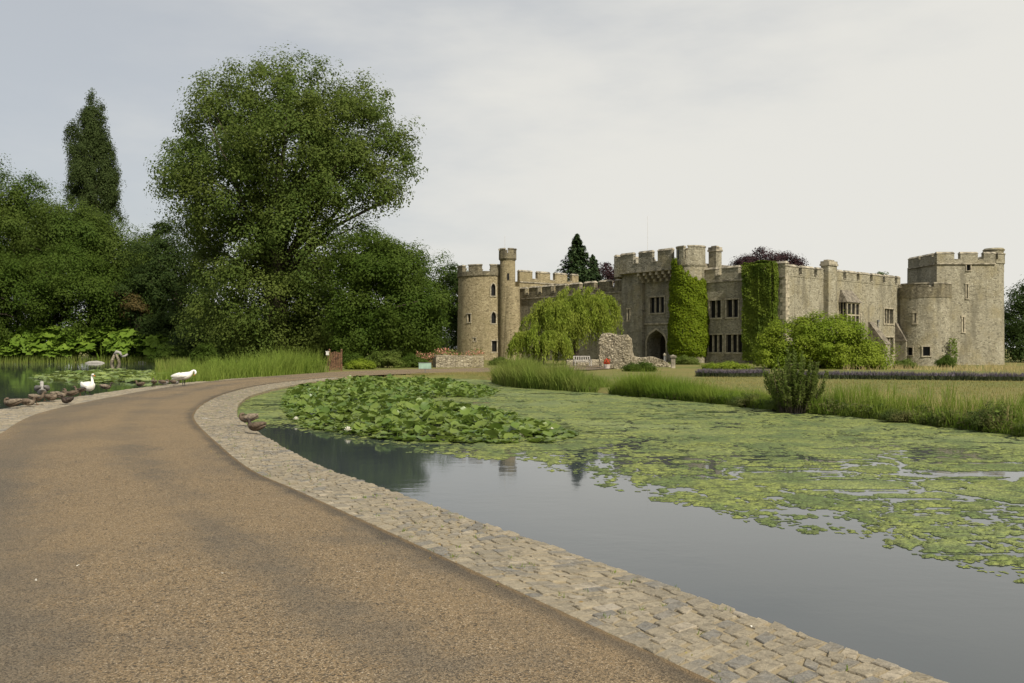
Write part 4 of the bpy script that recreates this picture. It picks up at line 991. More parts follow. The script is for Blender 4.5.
# bench
x, y = XD(582.5, 74); b_ = empty('bench', (x, y, -.05), R(12)); tag(b_, 'pale grey wooden garden bench beneath the willow', 'bench')
p = MB(); [p.box(-.75,.75,-.25+i*.13,-.14+i*.13,.42,.45) for i in range(4)]; p.build('seat', M['bench'], b_)
p = MB(); p.box(-.75,.75,.27,.31,.88,.96); p.box(-.75,.75,.27,.31,.50,.56); [p.box(-.70+i*.2,-.62+i*.2,.275,.305,.56,.88) for i in range(8)]; p.build('backrest', M['bench'], b_)
for sx in (-.72, .72):
    p = MB(); p.box(sx-.035,sx+.035,-.27,-.2,0,.62); p.build('leg', M['bench'], b_); p = MB(); p.box(sx-.035,sx+.035,.265,.32,0,.93); p.build('leg', M['bench'], b_); p = MB(); p.box(sx-.04,sx+.04,-.3,.262,.622,.66); p.build('armrest', M['bench'], b_)
# red flowers in a pale pot
x, y = XD(607, 66.4); f_ = empty('flower_pot', (x, y, -.05)); f_.scale = (.85,)*3; tag(f_, 'bright red flowers in a pale pot beside the ruined wall stub', 'flower pot')
p = MB(); p.cyl(0,0,.22,0,.34,18,.3); p.cyl(0,0,.33,.342,.42,18,.33); p.build('pot', M['pot'], f_, smooth=True, angle=40)
r = np.random.default_rng(81); P = unit(r.normal(size=(260,3)))*np.array([.34,.34,.34])*r.random((260,1))**.4 + np.array([0,0,.68]); v, f = leafquads(P, unit(P-np.array([0,0,.6])+r.normal(size=P.shape)*.3), .12, r, .9); npmesh('flowers', v, f, [M['red'], M['L_shrub']], f_, midx=(r.random(260) < .3).astype(int))
# lantern posts by the gateway
for px, d, h, lb in ((664.5, 76, .95, 'thin dark post with a white cap at the end of the low rubble wall'), (673, 70, .85, 'short pale stone post with a flat cap on the lawn corner')):
    x, y = XD(px, d); p = MB(); wdt = .07 if px < 670 else .16
    p.box(-wdt,wdt,-wdt,wdt,-.2,h,0 if px < 670 else 1); p.box(-wdt*1.5,wdt*1.5,-wdt*1.5,wdt*1.5,h+.002,h+.14,1); p.hexa([(-wdt*1.5,-wdt*1.5,h+.143),(wdt*1.5,-wdt*1.5,h+.143),(wdt*1.5,wdt*1.5,h+.143),(-wdt*1.5,wdt*1.5,h+.143),(-.02,-.02,h+.25),(.02,-.02,h+.25),(.02,.02,h+.25),(-.02,.02,h+.25)],1)
    o = p.build('garden_post', [M['metal'], M['coping']]); o.location = (x, y, -.05); tag(o, lb, 'post')
# stone ornament at the left pond
x, y = XD(115.5, 103); p = empty('stone_ornament', (x, y, -.3)); p.scale = (.72,)*3; tag(p, 'pale stones leaning together as a small arch at the far edge of the left pond', 'ornament')
q = MB(); q.tube([(-.75,0,-.2),(-.5,0,.7),(-.1,0,1.75)], [.32,.27,.17], 6); q.build('leaning_stone', M['rubble'], p, smooth=True)
q = MB(); q.tube([(.65,.1,-.2),(.5,0,.7),(.1,0,1.7)], [.3,.24,.18], 6); q.build('leaning_stone', M['rubble'], p, smooth=True)
q = MB(); q.tube([(-.15,0,1.55),(.2,0,2.0),(.75,0,1.85),(1.0,0,1.35)], [.2,.3,.24,.16], 7); q.build('cap_stone', M['bench'], p, smooth=True)
q = MB(); q.tube([(.9,.2,1.2),(1.5,.1,1.25),(2.0,.1,1.6)], [.14,.2,.16], 6); q.build('side_stone', M['bench'], p, smooth=True)
for i, (px, s, lb) in enumerate(((95, .9, 'long flat pale rock in the water left of the stone arch'), (141, .6, 'small pale rock in the water right of the stone arch'))):
    x, y = XD(px, 104); q = MB(); q.tube([(-1.3*s,0,0),(-.8*s,0,.05),(.2*s,.1,.08),(.9*s,0,.03),(1.3*s,0,0)], [.08,.2*s,.24*s,.18*s,.06], 8); o = q.build('rock', M['bench'], smooth=True); o.location = (x, y, WZ); tag(o, lb, 'rock', 'rocks at the far shore of the left pond')
# ---------------------------------------------------------------- trees
def xyz(px, d): x, y = XD(px, d); return (x, y, -.05)
# the great tree: crown lobes given from pixels, at 88 m
D0 = 88.0; bx, by, bz = xyz(290, D0); s = D0/F
def lob(px, py, rpx, rpy, dy=0.0, ry=None, w=None):
    rx = rpx*s; l = [(px-290)*s, dy, ZA(py, D0)+.05, rx, (ry or rpx)*s, rpy*s]
    return tuple(l + ([w] if w else []))
L = [lob(290,135,75,68), lob(225,135,52,45,-2), lob(350,130,50,42,-1), lob(285,95,60,34), lob(190,165,30,35,0), lob(215,95,28,26,1), lob(365,100,28,22,1), lob(392,165,32,32,0), lob(385,195,26,20,-2), lob(230,195,50,45,-4), lob(330,200,48,40,-3),
     lob(245,245,52,50,-2), lob(305,250,50,50,-4), lob(220,290,42,40,0), lob(275,300,50,45,-3), lob(262,275,42,36,3), lob(318,272,40,36,3), lob(345,285,30,30,0), lob(362,245,26,24,0), lob(300,165,60,50,-5), lob(245,160,40,45,-5), lob(355,175,36,36,-4), lob(290,320,60,30,5), lob(325,300,30,40,-2), lob(270,335,45,28,-3), lob(215,330,36,30,-1), lob(310,335,36,26,-1), lob(205,215,30,36,2), lob(400,140,18,18,1)]
tree('broadleaf_tree', 'huge broad crowned dark green tree, the tallest in view', 'tree', (bx,by,bz), 13, .85, L, 1350, 62, .46, .98, M['L_big'], 101, limbs=34, stems=2, zmin=.6, flat=.8)
D0 = 80.0; s = D0/F; bx, by, bz = xyz(385, D0)
def lobs(cx, D, arr):
    k = D/F; return [((a[0]-cx)*k, a[4] if len(a) > 4 else 0.0, ZA(a[1], D)+.05, a[2]*k, a[2]*k*.9, a[3]*k) for a in arr]
tree('broadleaf_tree', 'rounded dense green tree just right of the huge tree', 'tree', xyz(385,80), 5, .4, lobs(385,80,[(382,295,44,58),(365,260,32,30),(395,262,32,26),(410,310,36,40,-1),(360,320,30,34,-1),(425,330,18,22)]), 430, 70, .38, .75, M['L_mid'], 102, zmin=.3, flat=.8)
tree('broadleaf_tree', 'mid green tree showing between the rounded tree and the round tower', 'tree', xyz(440,132), 8, .4, lobs(440,132,[(430,285,22,30),(448,300,22,40),(415,300,20,40),(436,325,30,30)]), 190, 60, .5, 1.0, M['L_mid'], 103)
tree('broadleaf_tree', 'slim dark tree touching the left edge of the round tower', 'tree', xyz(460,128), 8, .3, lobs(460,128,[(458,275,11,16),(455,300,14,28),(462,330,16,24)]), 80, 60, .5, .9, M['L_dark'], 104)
tree('broadleaf_tree', 'feathery green tree highest at the far left edge', 'tree', xyz(5,122), 14, .6, lobs(5,122,[(5,240,55,62),(35,222,36,36),(-25,230,50,60),(45,255,30,40),(15,196,24,22),(-45,260,50,60)]), 640, 66, .50, 1.15, M['L_hedge'], 105, limbs=24, flat=.85, group='big trees beyond the left pond')
tree('broadleaf_tree', 'olive green sloping tree directly below the poplar', 'tree', xyz(100,119), 10, .5, lobs(100,119,[(80,232,36,28),(110,257,36,34),(65,245,36,38),(140,275,30,30),(120,290,40,40)]), 560, 66, .48, 1.05, M['L_hedge'], 106, limbs=24, flat=.85, group='big trees beyond the left pond')
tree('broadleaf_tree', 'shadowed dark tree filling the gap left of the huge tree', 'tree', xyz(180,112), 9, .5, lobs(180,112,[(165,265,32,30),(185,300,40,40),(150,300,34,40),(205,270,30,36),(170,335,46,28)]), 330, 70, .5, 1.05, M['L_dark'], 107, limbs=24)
tree('broadleaf_tree', 'small dark tree top standing above the gap beside the huge tree', 'tree', xyz(162,126), 12, .3, lobs(162,126,[(160,235,10,14),(170,228,8,8),(155,260,20,24)]), 60, 55, .5, .8, M['L_dark'], 108)
tree('spreading_shrub', 'wide low tree sloping down to the giant leaved plants on the left', 'tree', xyz(55,112), 4, .35, lobs(55,112,[(20,300,60,42),(80,300,50,36),(115,305,36,28),(150,322,26,20),(-30,300,50,50),(60,275,50,28),(140,305,22,16)]), 600, 66, .48, 1.05, M['L_mid'], 109, zmin=.2, flat=.75)
tree('spreading_shrub', 'small reddish brown shrub on the slope above the giant leaves', 'shrub', xyz(137,109), 2, .15, lobs(137,109,[(132,303,12,8),(140,309,12,7),(124,297,8,6)]), 26, 60, .45, .6, leaf_mat('russet_leaves', (.06,.052,.018), (.115,.085,.03)), 110)
tree('lombardy_poplar', 'tall narrow dark poplar rising above the left trees', 'tree', xyz(92,138), 30, .5, [((px-92)*138/F, 0, ZA(py,138), rx*138/F, rx*138/F, ry*138/F) for px, py, rx, ry in [(92,106,7,17),(93,116,10,20),(94,132,13,24),(93,150,17,26),(93,168,21,28),(92,188,24,30),(92,210,24,34),(92,235,22,30),(73,138,6,20),(76,160,9,22),(109,172,9,26),(112,195,8,24)]], 640, 60, .44, .5, M['L_pop'], 111, up=.2, limbs=30, flat=1.5)
# dark understorey closing the view below the crowns
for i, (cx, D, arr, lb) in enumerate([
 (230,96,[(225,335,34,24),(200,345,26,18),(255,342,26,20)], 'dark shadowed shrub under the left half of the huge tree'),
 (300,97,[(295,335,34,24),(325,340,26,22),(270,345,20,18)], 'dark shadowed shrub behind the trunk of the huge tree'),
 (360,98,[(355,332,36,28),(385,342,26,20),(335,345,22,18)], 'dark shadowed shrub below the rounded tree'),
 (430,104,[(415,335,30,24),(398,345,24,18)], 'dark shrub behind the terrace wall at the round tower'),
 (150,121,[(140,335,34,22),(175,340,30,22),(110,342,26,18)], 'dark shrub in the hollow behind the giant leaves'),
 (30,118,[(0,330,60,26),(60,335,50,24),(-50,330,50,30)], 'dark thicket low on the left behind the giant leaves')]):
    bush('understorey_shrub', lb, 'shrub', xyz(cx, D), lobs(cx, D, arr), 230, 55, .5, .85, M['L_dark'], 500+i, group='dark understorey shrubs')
# trees behind the castle
def conifer(name, label, base, h, rad, n, mat, seed, trunk=.35):
    r = np.random.default_rng(seed); root = empty(name, base); tag(root, label, 'tree'); P = []; D = []
    mb = MB(); mb.tube([(0,0,-.3),(0,0,h*.5),(0,0,h*.98)], [trunk,trunk*.6,.04], 8)
    for i in range(n):
        t = r.random()**.8; z0 = h*(.12+.86*t); L_ = rad*(1-t)**.95*r.uniform(.45,1.15)+.2; a = r.uniform(0,6.28); m = 34
        q = r.random((m,1))**.7; dirv = np.array([math.cos(a), math.sin(a), 0]); side = np.array([-math.sin(a), math.cos(a), 0])
        pts = dirv*q*L_ + side*r.normal(size=(m,1))*.22*L_*(1.1-q) + np.array([0,0,1])*(z0 + .18*L_*q - .35*L_*q*q + r.normal(size=(m,1))*.13)
        P.append(pts); D.append(np.tile(dirv, (m,1)))
        if i % 4 == 0: mb.tube([(0,0,z0),tuple(dirv*L_*.5+np.array([0,0,z0+.03*L_])),tuple(dirv*L_*.9+np.array([0,0,z0-.12*L_]))], [.07,.05,.015], 5)
    P = np.vstack(P); D = np.vstack(D); N = unit(np.array([0,0,1.]) + D*.4 + r.normal(size=P.shape)*.4)
    v, f = leafquads(P, N, r.uniform(.3,.75,len(P)), r, .42, D + r.normal(size=P.shape)*.5); npmesh('crown', v, f, mat, root); mb.build('trunk', M['bark'], root, smooth=True, fix=False); return root
conifer('conifer', 'dark pointed conifer standing behind the castle curtain wall', xyz(577,140), ZA(233,140), 10.5, 560, M['L_con'], 120)
conifer('conifer', 'shorter dark conifer beside the pointed conifer behind the curtain wall', xyz(593,144), ZA(254,144), 8.0, 330, M['L_con'], 121)
tree('copper_tree', 'purple leaved copper beech behind the front range of the castle', 'tree', xyz(765,135), 9, .4, lobs(765,135,[(765,262,30,12),(745,268,16,10),(785,265,15,9),(765,290,36,24)]), 200, 55, .5, .85, M['L_cop'], 122)
tree('copper_tree', 'little purple tree top just left of the gatehouse parapet', 'tree', xyz(610,135), 8, .25, lobs(610,135,[(610,275,8,9),(606,268,5,5),(610,295,12,18)]), 50, 50, .45, .6, M['L_cop'], 123)
tree('broadleaf_tree', 'small green tree top above the side range near the big tower', 'tree', xyz(880,140), 9, .25, lobs(880,140,[(880,276,7,5),(876,281,8,6),(884,300,12,18)]), 50, 50, .45, .6, M['L_mid'], 124)
tree('broadleaf_tree', 'dark tree at the right edge beyond the big tower', 'tree', xyz(1030,125), 7, .4, lobs(1030,125,[(1022,320,22,34),(1040,300,26,24),(1050,340,30,30),(1016,345,16,20)]), 220, 60, .5, 1.0, M['L_dark'], 125)
tree('broadleaf_tree', 'dark tree just beyond the right edge', 'tree', xyz(1090,130), 7, .4, lobs(1090,130,[(1085,310,36,40),(1115,330,36,36)]), 160, 60, .5, 1.1, M['L_mid'], 126)
# ---- willow
def willow(name, label, base, lobes, nstr, hang, mat, seed, trunk_h, limbs=14):
    r = np.random.default_rng(seed); root = empty(name, base); tag(root, label, 'tree', 'weeping willows before the curtain wall')
    S_, d, L_ = shell(r, lobes, nstr//9); keep = d[:,2] > -.35; S_, d = S_[keep], d[keep]; d = np.repeat(d, 9, 0); S_ = np.repeat(S_, 9, 0); S_ = S_ + r.normal(size=S_.shape)*np.array([.24,.24,.14])*(hang/3.); n = len(S_); m = 24
    ln = hang*r.uniform(.35, 1.1, n)[:,None]; t = np.linspace(0, 1, m)[None,:]
    out = d[:,:2]/np.maximum(np.linalg.norm(d[:,:2],axis=1,keepdims=True),.2)
    P = np.empty((n,m,3)); P[:,:,:2] = S_[:,None,:2] + out[:,None,:]*(np.sqrt(t)*.55*np.minimum(ln,1.5))[:,:,None] + r.normal(size=(n,m,2))*.07
    P[:,:,2] = S_[:,2:3] + .25*np.sin(t*2.2) - ln*t**1.25
    P = P.reshape(-1,3); P = P[P[:,2] > .05]; k = len(P)
    ax = np.tile([0,0,-1.], (k,1)) + r.normal(size=(k,3))*.35; N = unit(np.column_stack([r.normal(size=(k,2)), r.random(k)*.8]))
    v, f = leafquads(P, N, r.uniform(.16,.34,k), r, .34, ax); npmesh('crown', v, f, mat, root)
    mb = MB(); mb.tube([(0,0,-.3),(.1,0,trunk_h*.5),(0,.1,trunk_h)], [.4,.3,.2], 9)
    for c in S_[r.choice(n, limbs)]: mb.tube([(0,.1,trunk_h*.8),(c[0]*.5,c[1]*.5,(trunk_h+c[2])*.55),tuple(c)], [.14,.08,.02], 5)
    mb.build('trunk', M['bark'], root, smooth=True, fix=False); return root
willow('weeping_willow', 'large yellow green weeping willow in front of the dark curtain wall', xyz(575,84), lobs(575,84,[(575,306,22,15),(596,305,14,14,-1),(554,310,16,12,-.6),(537,318,10,9),(588,318,16,12,-2),(562,320,16,12,-2),(603,322,8,12,-.5)]), 2300, 3.0, M['L_wil'], 130, 3.2)
willow('weeping_willow', 'smaller low mounded willow at the left foot of the large one', xyz(540,79), lobs(540,79,[(540,338,22,12),(552,344,16,10),(525,342,12,10)]), 900, 1.9, M['L_wil'], 131, 1.4, 8)
# ---- bushes
def blobs(cx, D, arr): return lobs(cx, D, arr)
bush('spreading_bush', 'big lime green bush hiding the foot of the sunlit side wall', 'bush', xyz(822,68), blobs(822,68,[(822,345,46,28),(790,345,32,26),(852,352,32,18),(815,328,28,14),(775,355,20,18),(845,335,22,14),(868,360,20,12)]), 420, 62, .26, .5, M['L_bush'], 140, nst=14)
r = np.random.default_rng(141); x, y = G(797,414,WZ); root = empty('leafy_shrub', (x+.1, y+.5, -.12)); tag(root, 'upright leafy shrub on the pond bank in front of the lime green bush', 'shrub')
P = []; A = []; mb = MB()
for k in range(110):
    a = r.uniform(0, 6.28); q = r.random()**.6; hgt = (1.66 - .62*q**1.4)*r.uniform(.5, 1.1); b0 = np.array([math.cos(a)*q*.42, math.sin(a)*q*.36, 0]); tp = np.array([math.cos(a)*q*.92 + r.normal()*.06, math.sin(a)*q*.8, hgt])
    nl = int(62*hgt); t_ = r.random((nl,1))**.8; pt = b0 + (tp-b0)*t_ + np.array([math.cos(a), math.sin(a), 0])*.10*np.sin(t_*3.14)*q
    an = r.uniform(0, 6.28, (nl,1)); dv = np.hstack([np.cos(an), np.sin(an), .55+0*an]); P.append(pt + dv*.055*(1.25-t_)); A.append(dv)
    mb.tube([tuple(b0+np.array([0,0,-.2])), tuple((b0+tp)/2), tuple(tp)], [.010,.007,.003], 4)
P = np.vstack(P); A = np.vstack(A); N = unit(np.array([0,0,1.]) - A*.5 + r.normal(size=P.shape)*.35)
v, f = leafquads(P, N, r.uniform(.06,.15,len(P)), r, .42, A); npmesh('foliage', v, f, M['L_bank'], root); mb.build('stems', M['bark'], root, fix=False)
rr = np.random.default_rng(7)
for i, (px, py, wpx, hpx, mt, lb) in enumerate([(752,408,26,14,'L_nett','dark low nettles left of the leafy bank shrub'),(832,414,20,13,'L_nett','dark brambles just right of the leafy bank shrub'),(1000,433,30,28,'L_nett','dark bramble clump at the right edge of the bank'),(955,428,26,14,'L_nett','reddish green low weeds in the bank left of the right bramble'),(905,424,24,10,'L_nett','low dark weeds at the waterline midway along the right bank'),(778,412,9,10,'L_shrub','small pale docks at the foot of the leafy bank shrub')]):
    x, y = G(px, py, WZ); D = y+.35; k = D/F
    bush('bank_weeds', lb, 'weeds', (x, D, -.2), [(0,0,hpx*k*.5,wpx*k*.55,.35,hpx*k*.45),(-wpx*k*.4,0,hpx*k*.35,wpx*k*.35,.3,hpx*k*.3),(wpx*k*.42,.05,hpx*k*.4,wpx*k*.32,.3,hpx*k*.36)], 70, 40, .055, .11, M[mt], 150+i, group='weeds along the right bank', asp=.5)
for i, (px, py, D, wpx, hpx, mt, lb) in enumerate([(385,366,70,26,16,'L_shrub','low olive shrub beneath the rounded tree'),(360,367,66,18,9,'L_bush','low yellow green plants right of the brown gate'),(412,366,72,18,12,'L_mid','low green shrub behind the small green sign'),(418,352,80,18,10,'L_brown','tan brown shrub behind the terrace wall'),(352,360,72,16,14,'L_mid','dark green shrub behind the brown gate'),(500,366,82,12,7,'L_shrub','small yellow green plants at the foot of the round tower'),(455,350,86,20,9,'L_shrub','green shrub on the terrace below the round tower'),(205,352,70,16,22,'L_mid','dark rounded shrub at the left end of the tall reeds'),(170,350,88,26,18,'L_mid','pale green shrub beside the giant leaves'),(685,364,84,16,8,'L_shrub','low green plants under the bright ivy turret'),(725,366,66,30,6,'L_bush','yellow green herbs below the mullioned windows'),(640,366,60,18,8,'L_mid','green plants at the foot of the ruined wall'),(905,366,84,14,9,'L_shrub','small green shrub at the foot of the low round tower'),(945,364,92,10,12,'L_mid','little shrub between the low tower and the big tower'),(215,372,55,14,14,'L_reed','pale green sedge clump behind the preening swan')]):
    x, y = XD(px, D); k = D/F; h = max(.4, (py-hpx < HOR)*0 + hpx*k)
    zb = zg(x, y)
    bush('garden_shrub', lb, 'shrub', (x, y, zb), [(0,0,h*.55,wpx*k*.55,wpx*k*.4,h*.5),(-wpx*k*.45,0,h*.4,wpx*k*.35,wpx*k*.3,h*.36),(wpx*k*.45,0,h*.42,wpx*k*.35,wpx*k*.3,h*.4)], 80, 50, .17, .22+.02*h, M[mt], 170+i, group='garden shrubs')
# lavender hedges
for i, (pts, lb) in enumerate([([(695,376.2),(730,377),(770,376.5)], 'short lavender hedge below the mullioned windows'), ([(790,379),(850,379.2),(920,380),(980,380.6),(1024,381),(1080,381.5)], 'long lavender hedge running along the far edge of the lawn')]):
    r = np.random.default_rng(200+i); W = [G(*q, -.05) for q in pts]; n = 5200 if i else 2600
    p, s_ = along(r, W, n, -.7, .05, 1); hh = np.interp(fbm(p[:,0]*.9, p[:,1]*.9+i, 2), [-.3,.3], [.8,1.1])
    root = empty('lavender_hedge', (0,0,0)); tag(root, lb, 'hedge', 'lavender hedges')
    v, f = blades(r, g3(p), r.uniform(.22,.38,n)*hh, .03, .5, .4); npmesh('leaves', v, f, M['L_lavg'], root)
    k_ = r.random(n) < .62; v2, f2 = blades(r, g3(p, .22)[k_], (r.uniform(.08,.28,n)*hh)[k_], .03, .7, .3); npmesh('flower_spikes', v2, f2, M['L_lav'], root)
# giant leaved plants at the left pond
def gunnera(label, px, D, seed, w, h):
    r = np.random.default_rng(seed); x, y = XD(px, D); root = empty('giant_rhubarb', (x, y, -.1)); tag(root, label, 'plant', 'giant leaved plants beyond the left pond')
    n = 64; a = r.uniform(0, 6.28, n); q = r.random(n)**.5; P = np.column_stack([np.cos(a)*q*w, np.sin(a)*q*w*.8, h*(1.02-.62*q**2)*r.uniform(.72,1.08,n)])
    N = unit(np.column_stack([np.cos(a)*q*.9, np.sin(a)*q*.9, np.ones(n)*1.0]) + r.normal(size=(n,3))*.3)
    v, f = discs(r, P, N, r.uniform(.5,.95,n), 19, True, .2, .07, .13); npmesh('leaves', v, f, M['L_gun'], root)
    mb = MB()
    for c in P[:20]: mb.tube([(c[0]*.2,c[1]*.2,-.2),(c[0]*.6,c[1]*.6,c[2]*.5),tuple(c)], [.08,.06,.04], 5)
    mb.build('stalks', M['L_gun'], root, fix=False)
gl = [('leftmost clump of giant lobed leaves at the edge of the view',-5),('clump of giant lobed leaves second from the left',22),('tall clump of giant lobed leaves under the dark hollow',48),('clump of giant lobed leaves left of the stone arch',74),('clump of giant lobed leaves directly behind the stone arch',102),('clump of giant lobed leaves right of the stone arch',128),('clump of giant lobed leaves near the right end of the row',152),('rightmost small clump of giant lobed leaves sinking into the reeds',172)]
for i, (lb, px) in enumerate(gl): gunnera(lb, px, 110 if i < 5 else 107.5, 300+i, 2.9, [3.0,4.0,4.6,4.4,4.3,4.0,3.6,2.8][i])
for i, px in enumerate((8, 36, 62, 140)): gunnera(['front clump of giant lobed leaves above the leftmost reeds','front clump of giant lobed leaves below the dark hollow','front clump of giant lobed leaves over the long flat rock','front clump of giant lobed leaves over the small pale rock'][i], px, 109.3, 330+i, 2.0, 2.7)

# ---------------------------------------------------------------- swans, ducks, goose
def wings(root, mat, x0, x1, zc, hw, hh, up=0.0):
    for sy in (-1, 1):
        mb = MB(); L_ = x1-x0
        mb.loft([(x1, zc+.02, .01, .01, sy*hw*.75), (x1-L_*.12, zc+.03, .035, hh*.6, sy*hw*.92), (x1-L_*.4, zc+.04, .045, hh, sy*hw*.98), (x1-L_*.7, zc+.05+up*.5, .035, hh*.75, sy*hw*.7), (x0+L_*.05, zc+.06+up, .02, hh*.35, sy*hw*.32), (x0, zc+.06+up, .006, .01, sy*hw*.22)], 8)
        mb.build('wing', mat, root, smooth=True)
def legs(root, x, zt, y, mat, r=.014, foot=.07):
    for sy in (-1, 1):
        mb = MB(); mb.tube([(x,sy*y,zt),(x-.02,sy*y,zt*.5),(x,sy*y,.012)], [r*1.5,r,r], 6)
        mb.add([(x-.02,sy*y,.002),(x+foot,sy*y-foot*.6,.002),(x+foot*1.15,sy*y,.004),(x+foot,sy*y+foot*.6,.002),(x-.02,sy*y,.022),(x+foot,sy*y-foot*.6,.010),(x+foot*1.15,sy*y,.012),(x+foot,sy*y+foot*.6,.010)], [(3,2,1,0),(4,5,6,7),(0,1,5,4),(1,2,6,5),(2,3,7,6),(3,0,4,7)])
        mb.build('leg', mat, root)
def swan_up(loc_, rz, sc, label):
    root = empty('swan', loc_, rz); root.scale = (sc,)*3; tag(root, label, 'swan', 'swans on the pond kerb')
    mb = MB(); mb.loft([(-.50,.44,.012,.01),(-.40,.41,.07,.045),(-.25,.36,.15,.12),(-.05,.31,.20,.175),(.15,.30,.195,.18),(.28,.34,.14,.15),(.345,.42,.085,.09),(.365,.50,.058,.06),(.345,.58,.046,.047),(.325,.66,.042,.042),(.325,.73,.042,.042),(.352,.785,.046,.046),(.40,.805,.048,.05),(.45,.79,.040,.042),(.485,.772,.025,.026)], 14)
    subdiv(mb.build('body', M['swan'], root, smooth=True), 1)
    mb = MB(); mb.loft([(.475,.776,.026,.024),(.52,.76,.022,.016),(.57,.742,.020,.009),(.585,.738,.012,.005)], 8); mb.build('beak', M['beak'], root, smooth=True)
    mb = MB(); mb.loft([(.455,.805,.01,.008),(.48,.80,.02,.018),(.50,.785,.012,.01)], 8); mb.build('beak_knob', M['leg'], root, smooth=True)
    for sy in (-1,1): mb = MB(); mb.cyl(.437, sy*.040, .008, .795, .809, 8); mb.build('eye', M['leg'], root)
    wings(root, M['swan'], -.50, .22, .34, .20, .13, .05); legs(root, -.02, .16, .09, M['leg'], .016, .09)
    return root
def swan_preen(loc_, rz, sc, label):
    root = empty('swan', loc_, rz); root.scale = (sc,)*3; tag(root, label, 'swan', 'swans on the pond kerb')
    mb = MB(); mb.loft([(-.56,.30,.012,.01),(-.45,.32,.07,.045),(-.28,.37,.14,.11),(-.08,.41,.19,.165),(.12,.45,.18,.165),(.24,.50,.12,.13),(.31,.56,.075,.085),(.36,.63,.05,.055),(.415,.67,.044,.046),(.47,.665,.043,.044),(.505,.62,.046,.046),(.51,.565,.046,.045),(.485,.525,.038,.036),(.465,.50,.022,.022)], 14)
    subdiv(mb.build('body', M['swan'], root, smooth=True), 1)
    mb = MB(); mb.loft([(.47,.508,.024,.022),(.445,.475,.02,.015),(.42,.44,.015,.008)], 8); mb.build('beak', M['beak'], root, smooth=True)
    wings(root, M['swan'], -.56, .18, .43, .19, .12, -.07); legs(root, 0, .30, .085, M['leg'], .018, .09)
    return root
def duck(loc_, rz, sc, label, bm_, wm, hm, pose='sit', group='ducks on the kerb', name='duck', cat='duck'):
    root = empty(name, loc_, rz); root.scale = (sc,)*3; tag(root, label, cat, group)
    h = .10 if pose == 'stand' else 0.0; mb = MB()
    base = [(-.25,.15+h,.012,.008),(-.19,.135+h,.05,.03),(-.10,.115+h,.085,.07),(.02,.105+h,.105,.095),(.11,.115+h,.085,.085)]
    if pose == 'sleep': neck = [(.155,.145+h,.055,.06),(.165,.185+h,.04,.042),(.145,.215+h,.042,.038),(.105,.225+h,.036,.032),(.07,.215+h,.018,.016)]
    else: neck = [(.15,.155+h,.05,.055),(.165,.205+h,.034,.036),(.17,.245+h,.034,.036),(.195,.27+h,.04,.037),(.23,.265+h,.03,.028),(.25,.258+h,.016,.016)]
    sec = base+neck; mats = [0]*len(base)+[1]*(len(neck)-1); mb.loft(sec, 12, mats); subdiv(mb.build('body', [bm_, hm], root, smooth=True), 1)
    e = sec[-1]; mb = MB(); dx = .07 if pose != 'sleep' else -.05
    mb.loft([(e[0]-dx*.15,e[1],.016,.012),(e[0]+dx*.5,e[1]-.008,.016,.008),(e[0]+dx,e[1]-.012,.013,.004)], 8); mb.build('beak', M['leg'], root, smooth=True)
    wings(root, wm, -.23, .10, .115+h, .10, .065, .02)
    if pose == 'stand': legs(root, .0, .12, .045, M['wood'], .008, .045)
    return root
x, y = G(88,395); swan_up((x,y,.012), R(-38), .86, 'white swan standing upright with its neck raised at the kerb of the left pond')
x, y = G(184,386.5); swan_preen((x,y,.012), R(-4), .98, 'white swan bending its neck to preen beside the road')
DK = [ (256,433,-.10,'sit','hen','hen','drake', 'dark duck resting at the edge of the right kerb, the nearer of the pair', R(160), 1.0),
 (248,424,-.08,'sleep','hen','hen2','hen', 'brown duck resting on the right kerb, the farther of the pair', R(200), 1.0),
 (67,404.5,0,'sit','drake','drake','drake', 'small dark duck alone on the road side of the left kerb', R(250), .95),
 (12,408.5,0,'sleep','hen','hen2','hen', 'brown duck lying flat at the far left end of the left kerb', R(175), 1.15),
 (28,407,0,'sit','hen2','hen','hen', 'pale brown duck next to the one lying at the far left', R(10), 1.0),
 (37,405,0,'stand','hen','hen2','hen', 'brown duck standing left of the grey goose', R(30), .95),
 (51,402,0,'sit','hen','hen','hen2', 'brown duck sitting just right of the grey goose', R(-15), 1.05),
 (59,399.5,0,'sleep','hen2','hen2','hen', 'buff sleeping duck between the grey goose and the upright swan', R(20), 1.1),
 (71,397.5,0,'sit','hen','hen','hen', 'dark brown duck sitting behind the lone dark duck', R(190), 1.0),
 (80,396,0,'stand','hen','drake','hen', 'brown duck standing at the tail of the upright swan', R(195), .85),
 (106,390.2,0,'sit','hen','hen2','drake', 'brown duck sitting right of the upright swan', R(15), 1.0),
 (140,387.3,0,'sit','hen','hen','hen', 'brown duck leftmost in the group before the preening swan', R(170), .95),
 (154,387,0,'stand','hen','hen2','hen', 'brown duck standing in the group before the preening swan', R(120), .9),
 (164,385.6,0,'sleep','goose','hen','hen', 'greyish sleeping duck in the group before the preening swan', R(20), 1.05),
 (175,385.2,0,'sit','goose','hen','drake', 'greyish duck under the tail of the preening swan', R(5), 1.0)]
for px, py, zk, pose, b_, w_m, h_, lb, rz, sc in DK:
    x, y = G(px, py, zk); duck((x,y,zk+.012), rz, sc*.98, lb, M[b_], M[w_m], M[h_], pose)
x, y = G(42,401.5); duck((x,y,.012), R(120), 1.5, 'pale grey goose standing among the brown ducks on the left kerb', M['goosel'], M['goose'], M['goosel'], 'stand', None, 'goose', 'goose')

